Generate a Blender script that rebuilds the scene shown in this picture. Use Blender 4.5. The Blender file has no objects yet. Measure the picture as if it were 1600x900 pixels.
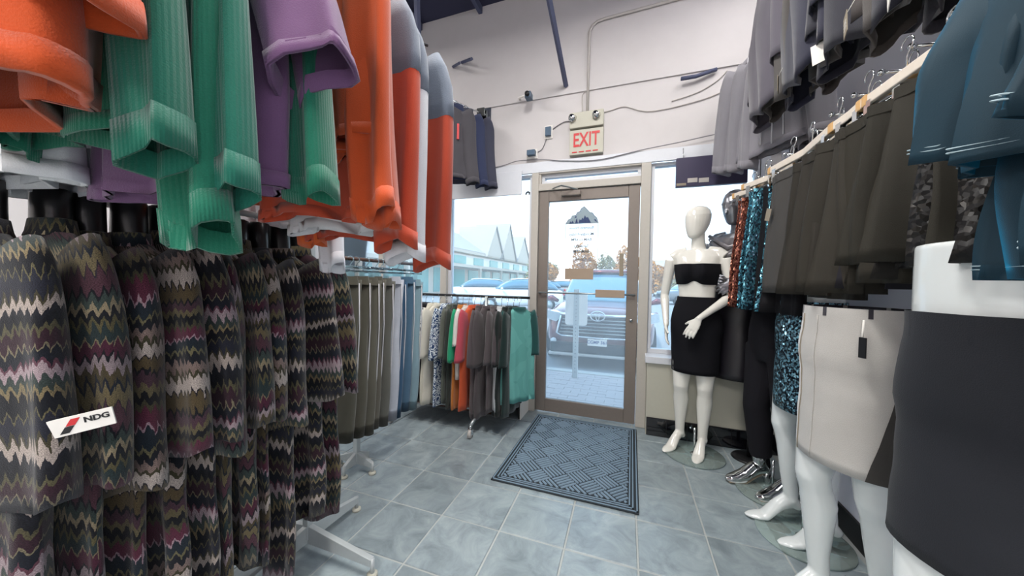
import bpy, math, random
from mathutils import Vector, Matrix
S = bpy.context.scene
C = S.collection
PI = math.pi
R = math.radians
random.seed(7)

# ------------------------------------------------------------------ camera
YAW, PITCH, ROLL, FPX = 0.3447, -0.018346, 0.018712, 521.15
fw = Vector((-math.sin(YAW), math.cos(YAW), 0)); rt = Vector((math.cos(YAW), math.sin(YAW), 0)); up = Vector((0, 0, 1))
f2 = fw*math.cos(PITCH) + up*math.sin(PITCH); u2 = up*math.cos(PITCH) - fw*math.sin(PITCH)
r3 = rt*math.cos(ROLL) + u2*math.sin(ROLL); u3 = u2*math.cos(ROLL) - rt*math.sin(ROLL)
cd = bpy.data.cameras.new('camera'); cam = bpy.data.objects.new('camera', cd); C.objects.link(cam)
M4 = Matrix(((r3.x, u3.x, -f2.x, 0), (r3.y, u3.y, -f2.y, 0), (r3.z, u3.z, -f2.z, 1.25), (0, 0, 0, 1)))
cam.matrix_world = M4
cd.sensor_width = 36; cd.lens = FPX*36/1600; cd.clip_start = 0.02; cd.clip_end = 400
S.camera = cam

# ------------------------------------------------------------------ world, sun, lamps, exposure
w = bpy.data.worlds.new('sky'); S.world = w; w.use_nodes = True
nt = w.node_tree; nt.nodes.clear()
o = nt.nodes.new('ShaderNodeOutputWorld'); bg = nt.nodes.new('ShaderNodeBackground')
tc = nt.nodes.new('ShaderNodeTexCoord'); sx = nt.nodes.new('ShaderNodeSeparateXYZ'); cr = nt.nodes.new('ShaderNodeValToRGB')
nt.links.new(tc.outputs['Generated'], sx.inputs[0]); nt.links.new(sx.outputs['Z'], cr.inputs[0])
cr.color_ramp.elements[0].position = 0.0; cr.color_ramp.elements[0].color = (0.98, 0.97, 0.94, 1)
cr.color_ramp.elements[1].position = 0.6; cr.color_ramp.elements[1].color = (0.50, 0.74, 1.0, 1)
e = cr.color_ramp.elements.new(0.14); e.color = (0.80, 0.91, 1.0, 1)
nt.links.new(cr.outputs[0], bg.inputs[0]); bg.inputs[1].default_value = 1.7
nt.links.new(bg.outputs[0], o.inputs[0])
sd = bpy.data.lights.new('sun', 'SUN'); sd.energy = 2.6; sd.angle = R(2); sd.color = (1, .93, .82)
so = bpy.data.objects.new('sun', sd); C.objects.link(so); so.rotation_euler = (R(42), 0, R(-25))

def area(name, loc, rot, sxx, syy, en, col):
    d = bpy.data.lights.new(name, 'AREA'); d.shape = 'RECTANGLE'; d.size = sxx; d.size_y = syy; d.energy = en; d.color = col
    ob = bpy.data.objects.new(name, d); C.objects.link(ob); ob.location = loc; ob.rotation_euler = rot
    return ob
# fluorescent lamps assumed for the shop, out of view (their fixtures are built below)
LAMPS = [(-0.35, 1.0, 3.74), (-1.7, -0.9, 2.75), (-0.3, -1.7, 2.7), (-2.7, 1.6, 3.74), (.92, 1.5, 3.74)]  # second and third lowered, last one added, to brighten the right wall
for k, (lx, ly, lz) in enumerate(LAMPS):
    area('tube_light', (lx, ly, lz), (0, 0, 0), 0.25 if k < 4 else .18, 1.3 if k < 4 else 2.4, (46, 30, 46, 24, 16)[k], (1.0, 0.97, 0.93))
S.view_settings.view_transform = 'Standard'; S.view_settings.look = 'None'
S.view_settings.gamma = 1; S.view_settings.use_curve_mapping = False
S.view_settings.exposure = 0.75

# ------------------------------------------------------------------ materials
def srgb(h):
    if isinstance(h, str):
        h = h.lstrip('#'); c = [int(h[i:i+2], 16)/255 for i in (0, 2, 4)]
    else: c = h
    return tuple(((x/12.92) if x <= .04045 else ((x+.055)/1.055)**2.4) for x in c) + (1,)
def newmat(name):
    m = bpy.data.materials.new(name); m.use_nodes = True
    return m, m.node_tree, m.node_tree.nodes['Principled BSDF']
def N(t, kind, **kw):
    n = t.nodes.new(kind)
    for k, v in kw.items():
        if hasattr(n, k): setattr(n, k, v)
        else: n.inputs[k].default_value = v
    return n
def plain(name, col, rough=.5, metal=0, var=0.06, bump=0, scale=40, coat=0, spec=None):
    m, t, b = newmat(name); col = srgb(col)
    n = N(t, 'ShaderNodeTexNoise', Scale=scale, Detail=3.0); co = N(t, 'ShaderNodeTexCoord'); t.links.new(co.outputs['Object'], n.inputs['Vector'])
    r = N(t, 'ShaderNodeMapRange'); r.inputs['To Min'].default_value = 1-var; r.inputs['To Max'].default_value = 1+var
    t.links.new(n.outputs['Fac'], r.inputs['Value'])
    v = N(t, 'ShaderNodeVectorMath', operation='SCALE'); v.inputs[0].default_value = col[:3]
    t.links.new(r.outputs[0], v.inputs['Scale']); t.links.new(v.outputs[0], b.inputs['Base Color'])
    b.inputs['Roughness'].default_value = rough; b.inputs['Metallic'].default_value = metal
    b.inputs['Coat Weight'].default_value = coat
    if spec is not None: b.inputs['Specular IOR Level'].default_value = spec
    if bump:
        bp = N(t, 'ShaderNodeBump', Strength=bump, Distance=.002); t.links.new(n.outputs['Fac'], bp.inputs['Height']); t.links.new(bp.outputs[0], b.inputs['Normal'])
    return m
_fab = {}
def fabric(col, rib=0, heather=.12, rough=.9, sheen=.25):
    key = (col, rib, heather, rough, sheen)
    if key in _fab: return _fab[key]
    m, t, b = newmat('fabric'); c = srgb(col)
    uv = N(t, 'ShaderNodeUVMap'); n = N(t, 'ShaderNodeTexNoise', Scale=420.0, Detail=2.0); n2 = N(t, 'ShaderNodeTexNoise', Scale=9.0, Detail=3.0)
    for q in (n, n2): t.links.new(uv.outputs[0], q.inputs['Vector'])
    r = N(t, 'ShaderNodeMapRange'); r.inputs['To Min'].default_value = 1-heather*2; r.inputs['To Max'].default_value = 1+heather*2
    t.links.new(n.outputs['Fac'], r.inputs['Value'])
    r2 = N(t, 'ShaderNodeMapRange'); r2.inputs['To Min'].default_value = .88; r2.inputs['To Max'].default_value = 1.12; t.links.new(n2.outputs['Fac'], r2.inputs['Value'])
    mu = N(t, 'ShaderNodeMath', operation='MULTIPLY'); t.links.new(r.outputs[0], mu.inputs[0]); t.links.new(r2.outputs[0], mu.inputs[1])
    v = N(t, 'ShaderNodeVectorMath', operation='SCALE'); v.inputs[0].default_value = c[:3]; t.links.new(mu.outputs[0], v.inputs['Scale'])
    t.links.new(v.outputs[0], b.inputs['Base Color']); b.inputs['Roughness'].default_value = rough; b.inputs['Sheen Weight'].default_value = sheen
    b.inputs['Specular IOR Level'].default_value = .25
    h = n.outputs['Fac']
    if rib:
        s = N(t, 'ShaderNodeSeparateXYZ'); t.links.new(uv.outputs[0], s.inputs[0])
        a = N(t, 'ShaderNodeMath', operation='MULTIPLY'); a.inputs[1].default_value = rib; t.links.new(s.outputs[0], a.inputs[0])
        p = N(t, 'ShaderNodeMath', operation='PINGPONG'); p.inputs[1].default_value = .5; t.links.new(a.outputs[0], p.inputs[0])
        ad = N(t, 'ShaderNodeMath', operation='MULTIPLY_ADD'); ad.inputs[1].default_value = 1.6; t.links.new(p.outputs[0], ad.inputs[0]); t.links.new(h, ad.inputs[2]); h = ad.outputs[0]
    bp = N(t, 'ShaderNodeBump', Strength=.45, Distance=.0016); t.links.new(h, bp.inputs['Height']); t.links.new(bp.outputs[0], b.inputs['Normal'])
    _fab[key] = m; return m
def zigzag(name, offs, cols, amp=.5):
    m, t, b = newmat(name)
    uv = N(t, 'ShaderNodeUVMap'); s = N(t, 'ShaderNodeSeparateXYZ'); t.links.new(uv.outputs[0], s.inputs[0])
    oi = N(t, 'ShaderNodeObjectInfo')
    n = N(t, 'ShaderNodeTexNoise', Scale=5.0, Detail=2.0); t.links.new(uv.outputs[0], n.inputs['Vector'])
    # chevron: triangle wave of u
    a = N(t, 'ShaderNodeMath', operation='MULTIPLY_ADD'); a.inputs[1].default_value = 50; t.links.new(s.outputs[0], a.inputs[0])
    nn = N(t, 'ShaderNodeMath', operation='MULTIPLY'); nn.inputs[1].default_value = 2.2; t.links.new(n.outputs['Fac'], nn.inputs[0]); t.links.new(nn.outputs[0], a.inputs[2])
    p = N(t, 'ShaderNodeMath', operation='PINGPONG'); p.inputs[1].default_value = .5; t.links.new(a.outputs[0], p.inputs[0])
    # second broken harmonic for stepped peaks
    a2 = N(t, 'ShaderNodeMath', operation='MULTIPLY'); a2.inputs[1].default_value = 176; t.links.new(s.outputs[0], a2.inputs[0])
    p2 = N(t, 'ShaderNodeMath', operation='PINGPONG'); p2.inputs[1].default_value = .5; t.links.new(a2.outputs[0], p2.inputs[0])
    am = N(t, 'ShaderNodeMath', operation='MULTIPLY'); am.inputs[1].default_value = .024*amp*2; t.links.new(p.outputs[0], am.inputs[0])
    am2 = N(t, 'ShaderNodeMath', operation='MULTIPLY_ADD'); am2.inputs[1].default_value = .006; t.links.new(p2.outputs[0], am2.inputs[0]); t.links.new(am.outputs[0], am2.inputs[2])
    vv = N(t, 'ShaderNodeMath', operation='ADD'); t.links.new(s.outputs[1], vv.inputs[0]); t.links.new(am2.outputs[0], vv.inputs[1])
    nf = N(t, 'ShaderNodeTexNoise', Scale=60.0, Detail=2.0); t.links.new(uv.outputs[0], nf.inputs['Vector'])
    v2 = N(t, 'ShaderNodeMath', operation='MULTIPLY_ADD'); v2.inputs[1].default_value = .022; t.links.new(nf.outputs['Fac'], v2.inputs[0]); t.links.new(vv.outputs[0], v2.inputs[2])
    v2b = N(t, 'ShaderNodeMath', operation='MULTIPLY_ADD'); v2b.inputs[1].default_value = .11; t.links.new(n.outputs['Fac'], v2b.inputs[0]); t.links.new(v2.outputs[0], v2b.inputs[2])
    v3 = N(t, 'ShaderNodeMath', operation='MULTIPLY_ADD'); v3.inputs[1].default_value = 3.1; v3.inputs[2].default_value = offs; t.links.new(v2b.outputs[0], v3.inputs[0])
    ra = N(t, 'ShaderNodeMath', operation='ADD'); t.links.new(v3.outputs[0], ra.inputs[0]); t.links.new(oi.outputs['Random'], ra.inputs[1])
    fr = N(t, 'ShaderNodeMath', operation='FRACT'); t.links.new(ra.outputs[0], fr.inputs[0])
    cr = N(t, 'ShaderNodeValToRGB'); cr.color_ramp.interpolation = 'CONSTANT'; els = cr.color_ramp.elements
    els[0].position = 0; els[0].color = srgb(cols[0]); els[1].position = 1/len(cols); els[1].color = srgb(cols[1])
    for k in range(2, len(cols)):
        q = els.new((k+ .35*math.sin(k*2.7))/len(cols)); q.color = srgb(cols[k])
    t.links.new(fr.outputs[0], cr.inputs[0])
    # heathered yarn speckle
    ns = N(t, 'ShaderNodeTexNoise', Scale=330.0, Detail=2.0)
    mp = N(t, 'ShaderNodeMapping'); mp.inputs['Scale'].default_value = (1, 2.2, 1); t.links.new(uv.outputs[0], mp.inputs[0]); t.links.new(mp.outputs[0], ns.inputs['Vector'])
    r = N(t, 'ShaderNodeMapRange'); r.inputs['From Min'].default_value = .3; r.inputs['From Max'].default_value = .7; r.inputs['To Min'].default_value = .3; r.inputs['To Max'].default_value = 1.5
    t.links.new(ns.outputs['Fac'], r.inputs['Value'])
    v = N(t, 'ShaderNodeVectorMath', operation='SCALE'); t.links.new(cr.outputs[0], v.inputs[0]); t.links.new(r.outputs[0], v.inputs['Scale'])
    t.links.new(v.outputs[0], b.inputs['Base Color']); b.inputs['Roughness'].default_value = .85; b.inputs['Sheen Weight'].default_value = .2; b.inputs['Specular IOR Level'].default_value = .2
    bp = N(t, 'ShaderNodeBump', Strength=.5, Distance=.002); t.links.new(ns.outputs['Fac'], bp.inputs['Height']); t.links.new(bp.outputs[0], b.inputs['Normal'])
    return m
def sequin(name, dark, light, scale=150):
    m, t, b = newmat(name)
    uv = N(t, 'ShaderNodeUVMap'); vo = N(t, 'ShaderNodeTexVoronoi', Scale=scale); t.links.new(uv.outputs[0], vo.inputs['Vector'])
    sp = N(t, 'ShaderNodeSeparateXYZ'); t.links.new(vo.outputs['Color'], sp.inputs[0])
    cr = N(t, 'ShaderNodeValToRGB'); cr.color_ramp.elements[0].color = srgb(dark); cr.color_ramp.elements[1].color = srgb(light); cr.color_ramp.elements[0].position = .45; cr.color_ramp.elements[1].position = .98
    t.links.new(sp.outputs[0], cr.inputs[0]); t.links.new(cr.outputs[0], b.inputs['Base Color'])
    b.inputs['Metallic'].default_value = .75; b.inputs['Roughness'].default_value = .3
    ge = N(t, 'ShaderNodeNewGeometry')
    sb = N(t, 'ShaderNodeVectorMath', operation='SUBTRACT'); sb.inputs[1].default_value = (.5, .5, .5); t.links.new(vo.outputs['Color'], sb.inputs[0])
    sc = N(t, 'ShaderNodeVectorMath', operation='SCALE'); sc.inputs['Scale'].default_value = .9; t.links.new(sb.outputs[0], sc.inputs[0])
    ad = N(t, 'ShaderNodeVectorMath', operation='ADD'); t.links.new(sc.outputs[0], ad.inputs[0]); t.links.new(ge.outputs['Normal'], ad.inputs[1])
    no = N(t, 'ShaderNodeVectorMath', operation='NORMALIZE'); t.links.new(ad.outputs[0], no.inputs[0]); t.links.new(no.outputs[0], b.inputs['Normal'])
    return m
def patterned(name, c1, c2, scale=22, dist=3.0, thr=.5):
    m, t, b = newmat(name); uv = N(t, 'ShaderNodeUVMap'); n = N(t, 'ShaderNodeTexNoise', Scale=scale, Detail=1.0, Distortion=dist); t.links.new(uv.outputs[0], n.inputs['Vector'])
    cr = N(t, 'ShaderNodeValToRGB'); cr.color_ramp.interpolation = 'CONSTANT'; cr.color_ramp.elements[0].color = srgb(c1); cr.color_ramp.elements[1].color = srgb(c2); cr.color_ramp.elements[1].position = thr
    t.links.new(n.outputs['Fac'], cr.inputs[0]); t.links.new(cr.outputs[0], b.inputs['Base Color']); b.inputs['Roughness'].default_value = .8
    return m
def velvet(col, sheen=1.0):
    m, t, b = newmat('velvet'); uv = N(t, 'ShaderNodeUVMap'); n = N(t, 'ShaderNodeTexNoise', Scale=500.0); t.links.new(uv.outputs[0], n.inputs['Vector'])
    b.inputs['Base Color'].default_value = srgb(col); b.inputs['Roughness'].default_value = .75; b.inputs['Sheen Weight'].default_value = sheen
    b.inputs['Sheen Roughness'].default_value = .28; b.inputs['Sheen Tint'].default_value = srgb('#00a4dc')
    bp = N(t, 'ShaderNodeBump', Strength=.25, Distance=.001); t.links.new(n.outputs['Fac'], bp.inputs['Height']); t.links.new(bp.outputs[0], b.inputs['Normal'])
    return m
def glassmat(name, haze=.1, tint=(.92, .97, 1, 1), diff=False):
    m = bpy.data.materials.new(name); m.use_nodes = True; t = m.node_tree; t.nodes.clear()
    out = N(t, 'ShaderNodeOutputMaterial'); tr = N(t, 'ShaderNodeBsdfTransparent'); tr.inputs[0].default_value = tint
    gl = N(t, 'ShaderNodeBsdfGlossy'); gl.inputs['Roughness'].default_value = .02; gl.inputs[0].default_value = (.85, .93, 1, 1)
    tl = N(t, 'ShaderNodeBsdfDiffuse' if diff else 'ShaderNodeBsdfTranslucent'); tl.inputs[0].default_value = (.62, .76, .72, 1) if diff else (.9, .96, 1, 1)
    lw = N(t, 'ShaderNodeFresnel'); lw.inputs[0].default_value = 1.45
    m1 = N(t, 'ShaderNodeMixShader'); m2 = N(t, 'ShaderNodeMixShader')
    n = N(t, 'ShaderNodeTexNoise', Scale=3.0, Detail=4.0); co = N(t, 'ShaderNodeTexCoord'); t.links.new(co.outputs['Object'], n.inputs['Vector'])
    r = N(t, 'ShaderNodeMapRange'); r.inputs['To Min'].default_value = haze*.6; r.inputs['To Max'].default_value = haze*1.4; t.links.new(n.outputs['Fac'], r.inputs['Value'])
    t.links.new(r.outputs[0], m1.inputs[0]); t.links.new(tr.outputs[0], m1.inputs[1]); t.links.new(tl.outputs[0], m1.inputs[2])
    t.links.new(lw.outputs[0], m2.inputs[0]); t.links.new(m1.outputs[0], m2.inputs[1]); t.links.new(gl.outputs[0], m2.inputs[2]); t.links.new(m2.outputs[0], out.inputs[0])
    return m
def tilemat():
    m, t, b = newmat('slate_tile'); co = N(t, 'ShaderNodeTexCoord'); oi = N(t, 'ShaderNodeObjectInfo')
    ad = N(t, 'ShaderNodeVectorMath', operation='MULTIPLY_ADD'); ad.inputs[1].default_value = (37, 19, 5)
    cb = N(t, 'ShaderNodeCombineXYZ')
    for i in range(3): t.links.new(oi.outputs['Random'], cb.inputs[i])
    t.links.new(cb.outputs[0], ad.inputs[0]); t.links.new(co.outputs['Object'], ad.inputs[2])
    n = N(t, 'ShaderNodeTexNoise', Scale=7.0, Detail=8.0, Roughness=.65, Distortion=.8); t.links.new(ad.outputs[0], n.inputs['Vector'])
    cr = N(t, 'ShaderNodeValToRGB'); e = cr.color_ramp.elements
    e[0].position = .28; e[0].color = srgb('#727d82'); e[1].position = .75; e[1].color = srgb('#a3aeb0'); q = e.new(.5); q.color = srgb('#8b979c')
    t.links.new(n.outputs['Fac'], cr.inputs[0])
    r = N(t, 'ShaderNodeMapRange'); r.inputs['To Min'].default_value = .88; r.inputs['To Max'].default_value = 1.1; t.links.new(oi.outputs['Random'], r.inputs['Value'])
    v = N(t, 'ShaderNodeVectorMath', operation='SCALE'); t.links.new(cr.outputs[0], v.inputs[0]); t.links.new(r.outputs[0], v.inputs['Scale']); t.links.new(v.outputs[0], b.inputs['Base Color'])
    b.inputs['Roughness'].default_value = .3
    bp = N(t, 'ShaderNodeBump', Strength=.5, Distance=.004); t.links.new(n.outputs['Fac'], bp.inputs['Height']); t.links.new(bp.outputs[0], b.inputs['Normal'])
    return m
M = dict(
    wall=plain('wall_paint', '#c8c4c4', .8, var=.03, bump=.15, scale=12), wall2=plain('side_wall_paint', '#e2e2ee', .8, var=.03, scale=8),
    trim=plain('white_trim', '#d3d6dc', .5, var=.03), cream=plain('cream_panel', '#b9b7a9', .6, var=.03), frame=plain('mullion_paint', '#b5b0a8', .5, var=.05),
    bronze=plain('bronze_door_paint', '#7d746d', .45, metal=.2, var=.06), dark=plain('dark_ceiling', '#2b2d46', .8), steel=plain('blue_grey_steel', '#464c66', .6),
    black=plain('black_plastic', '#101114', .45), blackrub=plain('black_rubber', '#0d0d10', .35, coat=.2), chrome=plain('chrome', '#d5d9dc', .13, metal=1, var=.02),
    silver=plain('brushed_steel', '#a5acae', .35, metal=.8), alu=plain('painted_steel', '#b9bfc0', .4, metal=.3), wood=plain('pine', '#c9a06a', .5, var=.15, scale=30),
    woodw=plain('pale_wood', '#d9cfc2', .45, var=.08), brown=plain('dark_wood', '#4a3024', .5, var=.2, scale=15), tan=plain('tan_plate', '#9a8876', .45, var=.06), 
    white=plain('white_gloss', '#e6e4dc', .16, var=.01, coat=.6), whitem=plain('white_gloss_cool', '#dfe4e4', .16, var=.01, coat=.6), mansilver=plain('silver_skin', '#8f9096', .28, metal=.85),
    blacktile=plain('black_glazed_tile', '#0a0a10', .08, var=.1, coat=.8), grout=plain('grout', '#a9adab', .85), darkgrout=plain('dark_grout', '#2a2a2e', .8), tile=tilemat(),
    mat=plain('mat_rubber', '#74899a', .7, var=.2, scale=160, bump=.3), matbase=plain('mat_base', '#1f272d', .8), red=plain('red_paint', '#c2262a', .5, var=.03), paper=plain('card', '#e3e0da', .7, var=.03),
    tagtan=plain('kraft_card', '#8c8272', .7), navy=plain('navy_vinyl', '#2b3a78', .5), ink=plain('dark_vinyl', '#3a4348', .6), screen=plain('screen_back', '#3f3b52', .35, var=.1, scale=3),
    glass=glassmat('window_glass', .11), dglass=glassmat('door_glass', .12), disc=glassmat('disc_glass', .30, (.93, .985, .96, 1), True), clear=glassmat('clear_plastic', .25, (.85, .97, .97, 1)),  # haze in the shop panes stands in for window glare
    asphalt=plain('asphalt', '#8a8d90', .9, var=.1, scale=3, bump=.3), kerb=plain('kerb_concrete', '#aaa9a4', .9), brick=plain('paving_brick', '#a69d9b', .85, var=.15, scale=20), mortar=plain('paver_joint', '#8a8582', .9),
    roof=plain('roof_shingle', '#a8a29c', .9, var=.12, scale=2), stucco=plain('stucco', '#cbbfae', .9), bwin=plain('store_glass', '#5ea5a0', .15, var=.3, scale=.5), sign=plain('sign_band', '#e9e7e2', .6),
    carred=plain('dark_red_paint', '#64202c', .25, metal=.3, coat=.8, var=.02), carwhite=plain('white_car_paint', '#d9dee2', .3, coat=.7, var=.02), cargrey=plain('grey_car_paint', '#6c7076', .3, metal=.5, coat=.7, var=.02),
    carbeige=plain('champagne_car_paint', '#9a8e84', .3, metal=.4, coat=.7, var=.02), carblue=plain('slate_blue_paint', '#435060', .3, metal=.4, coat=.7, var=.02), carglass=plain('sky_coloured_glass', '#47748c', .06, var=.05, coat=1),  # car glass base colour carries the blue of reflected sky
    railblue=plain('blue_grey_rail', '#8c9caa', .4, metal=.3), lamp=plain('headlamp', '#cfd8dd', .12, coat=1), tyre=plain('tyre', '#15171a', .8), trunk=plain('bark', '#5b4b3c', .9), leafa=plain('autumn_leaf', '#b07a30', .8, var=.3, scale=1), leafb=plain('dull_leaf', '#85805a', .8, var=.3, scale=1),
    stitch=plain('pale_thread', '#9fb4bd', .8), zipm=plain('pale_zip', '#bfbfc4', .5), boot=plain('silver_leather', '#c9cbcd', .1, metal=1, var=.04, bump=.3, scale=9), plug=plain('slate_box', '#4a5f74', .4), cable=plain('cable_grey', '#77757a', .6), cablel=plain('painted_cable', '#b5b0ab', .6),
)
em = bpy.data.materials.new('lamp_diffuser'); em.use_nodes = True; em.node_tree.nodes['Principled BSDF'].inputs['Emission Color'].default_value = (1, .97, .93, 1); em.node_tree.nodes['Principled BSDF'].inputs['Emission Strength'].default_value = 3; M['lampdiff'] = em

# ------------------------------------------------------------------ mesh builder
class MB:
    def __init__(s): s.v = []; s.f = []; s.uv = []
    def face(s, idx, uv=None): s.f.append(tuple(idx)); s.uv.append(uv or [(s.v[i][0], s.v[i][2]) for i in idx])
    def loft(s, rings, cap0=True, cap1=True, closed=True):
        n = len(rings[0]); b = len(s.v)
        for r in rings: s.v += [tuple(p) for p in r]
        big = max(rings, key=lambda r: sum((Vector(r[i])-Vector(r[i-1])).length for i in range(n)))
        u = [0]
        for j in range(1, n+1): u.append(u[-1] + (Vector(big[j % n])-Vector(big[j-1])).length)
        cen = [sum((Vector(p) for p in r), Vector())/n for r in rings]
        vv = [0]
        for i in range(1, len(rings)): vv.append(vv[-1] + max((cen[i]-cen[i-1]).length, .001))
        for i in range(len(rings)-1):
            for j in range(n if closed else n-1):
                k = (j+1) % n
                s.f.append((b+i*n+j, b+i*n+k, b+(i+1)*n+k, b+(i+1)*n+j)); s.uv.append([(u[j], vv[i]), (u[j+1], vv[i]), (u[j+1], vv[i+1]), (u[j], vv[i+1])])
        if cap0: s.f.append(tuple(b+j for j in reversed(range(n)))); s.uv.append([(u[j], 0) for j in reversed(range(n))])
        if cap1: s.f.append(tuple(b+(len(rings)-1)*n+j for j in range(n))); s.uv.append([(u[j], vv[-1]) for j in range(n)])
        return s
    def box(s, x0, x1, y0, y1, z0, z1):
        b = len(s.v); s.v += [(x0,y0,z0),(x1,y0,z0),(x1,y1,z0),(x0,y1,z0),(x0,y0,z1),(x1,y0,z1),(x1,y1,z1),(x0,y1,z1)]
        for q in ((3,2,1,0),(4,5,6,7),(0,1,5,4),(1,2,6,5),(2,3,7,6),(3,0,4,7)):
            s.face([b+i for i in q])
        return s
    def tube(s, pts, r, n=8, ell=1.0, ref=None, cap=True, rs=None):
        P = [Vector(p) for p in pts]; rings = []; pn = None
        for i, p in enumerate(P):
            t = (P[min(i+1, len(P)-1)]-P[max(i-1, 0)]).normalized()
            a = Vector(ref) if ref else (pn or (Vector((0,0,1)) if abs(t.z) < .9 else Vector((1,0,0))))
            a = (a - t*a.dot(t)); a = a.normalized() if a.length > 1e-6 else t.orthogonal().normalized()
            pn = a; c = t.cross(a)
            q = rs[i] if rs else r
            ra, rb = (q if isinstance(q, tuple) else (q, q*ell))
            rings.append([p + a*math.cos(2*PI*k/n)*ra + c*math.sin(2*PI*k/n)*rb for k in range(n)])
        return s.loft(rings, cap, cap)
    def ell(s, z_rings, n=24, cap=True, p=1.0):  # rings (z, cx, cy, rx, ry)
        R_ = []
        for z, cx, cy, rx, ry in z_rings:
            r = []
            for k in range(n):
                c, q = math.cos(2*PI*k/n), math.sin(2*PI*k/n)
                r.append((cx+rx*math.copysign(abs(c)**p, c), cy+ry*math.copysign(abs(q)**p, q), z))
            R_.append(r)
        return s.loft(R_, cap, cap)
    def poly(s, pts, th=(0, 0, 0)):  # flat n-gon prism with thickness vector
        b = len(s.v); n = len(pts); s.v += [tuple(p) for p in pts]; s.face(list(range(b, b+n)))
        if Vector(th).length > 0:
            s.v += [tuple(Vector(p)+Vector(th)) for p in pts]; s.face([b+n+i for i in reversed(range(n))])
            for i in range(n): s.face([b+i, b+(i+1) % n, b+n+(i+1) % n, b+n+i][::-1])
        return s
    def xf(s, m, i0=0):
        for i in range(i0, len(s.v)): s.v[i] = tuple(m @ Vector(s.v[i]))
        return s
    def mesh(s, name, smooth=True):
        me = bpy.data.meshes.new(name); me.from_pydata(s.v, [], s.f)
        ul = me.uv_layers.new(name='UVMap'); flat = [c for f in s.uv for q in f for c in q]; ul.data.foreach_set('uv', flat)
        if smooth: me.polygons.foreach_set('use_smooth', [True]*len(me.polygons))
        me.update(); return me
    def build(s, name, mat, parent=None, smooth=True, loc=None, rz=0, remesh=0, bevel=0, sub=0):
        me = s.mesh(name, smooth); return link(name, me, mat, parent, loc, rz, remesh, bevel, sub)
def link(name, me, mat, parent=None, loc=None, rz=0, remesh=0, bevel=0, sub=0):
    ob = bpy.data.objects.new(name, me); C.objects.link(ob)
    if not me.materials: me.materials.append(None)
    ob.material_slots[0].link = 'OBJECT'; ob.material_slots[0].material = mat
    if parent is not None: ob.parent = parent
    if loc: ob.location = loc
    if rz: ob.rotation_euler.z = rz
    if remesh:
        md = ob.modifiers.new('r', 'REMESH'); md.mode = 'VOXEL'; md.voxel_size = remesh; md.use_smooth_shade = True
        sm = ob.modifiers.new('s', 'SMOOTH'); sm.factor = .5; sm.iterations = 6
        dg = bpy.context.evaluated_depsgraph_get(); m2 = bpy.data.meshes.new_from_object(ob.evaluated_get(dg))
        ob.modifiers.clear(); ob.data = m2
        if not m2.materials: m2.materials.append(None)
        ob.material_slots[0].link = 'OBJECT'; ob.material_slots[0].material = mat
    if bevel: md = ob.modifiers.new('b', 'BEVEL'); md.width = bevel; md.segments = 2; md.limit_method = 'ANGLE'
    if sub: md = ob.modifiers.new('u', 'SUBSURF'); md.levels = sub; md.render_levels = sub
    return ob
def tag(o, label=None, cat=None, group=None, kind=None):
    if label: o['label'] = label
    if cat: o['category'] = cat
    if group: o['group'] = group
    if kind: o['kind'] = kind
    return o
def empty(name, loc=(0, 0, 0), rz=0, label=None, cat=None, group=None, kind=None):
    e = bpy.data.objects.new(name, None); C.objects.link(e); e.location = loc; e.rotation_euler = (0, 0, rz); e.empty_display_size = .05
    return tag(e, label, cat, group, kind)
def kids(o): return [x for x in C.objects if x.parent == o]
KID = {}
def copy_tree(src, parent=None):
    c = src.copy(); C.objects.link(c); c.parent = parent
    for ch in KID.setdefault(src.name, kids(src)): copy_tree(ch, c)
    return c
def setmats(root, mp):
    for ch in kids(root):
        k = ch.name.split('.')[0]
        if k in mp: ch.material_slots[0].link = 'OBJECT'; ch.material_slots[0].material = mp[k]
        setmats(ch, mp)
def box(name, dims, mat, parent=None, bevel=0, kind=None, **kw):
    o = MB().box(*dims).build(name, mat, parent, smooth=False, bevel=bevel, **kw)
    if kind: o['kind'] = kind
    return o
def text(name, s, size, mat, parent, loc, rot, ext=.0006, align='CENTER', bold=0):
    cu = bpy.data.curves.new(name, 'FONT'); cu.body = s; cu.size = size; cu.extrude = ext; cu.offset = bold; cu.align_x = align; cu.align_y = 'CENTER'
    ob = bpy.data.objects.new(name, cu); C.objects.link(ob)
    dg = bpy.context.evaluated_depsgraph_get(); me = bpy.data.meshes.new_from_object(ob.evaluated_get(dg))
    bpy.data.objects.remove(ob); o2 = link(name, me, mat, parent, loc); o2.rotation_euler = rot
    return o2

WY = 3.13      # inner face of the shop front
XR = 1.06      # right wall
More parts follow.
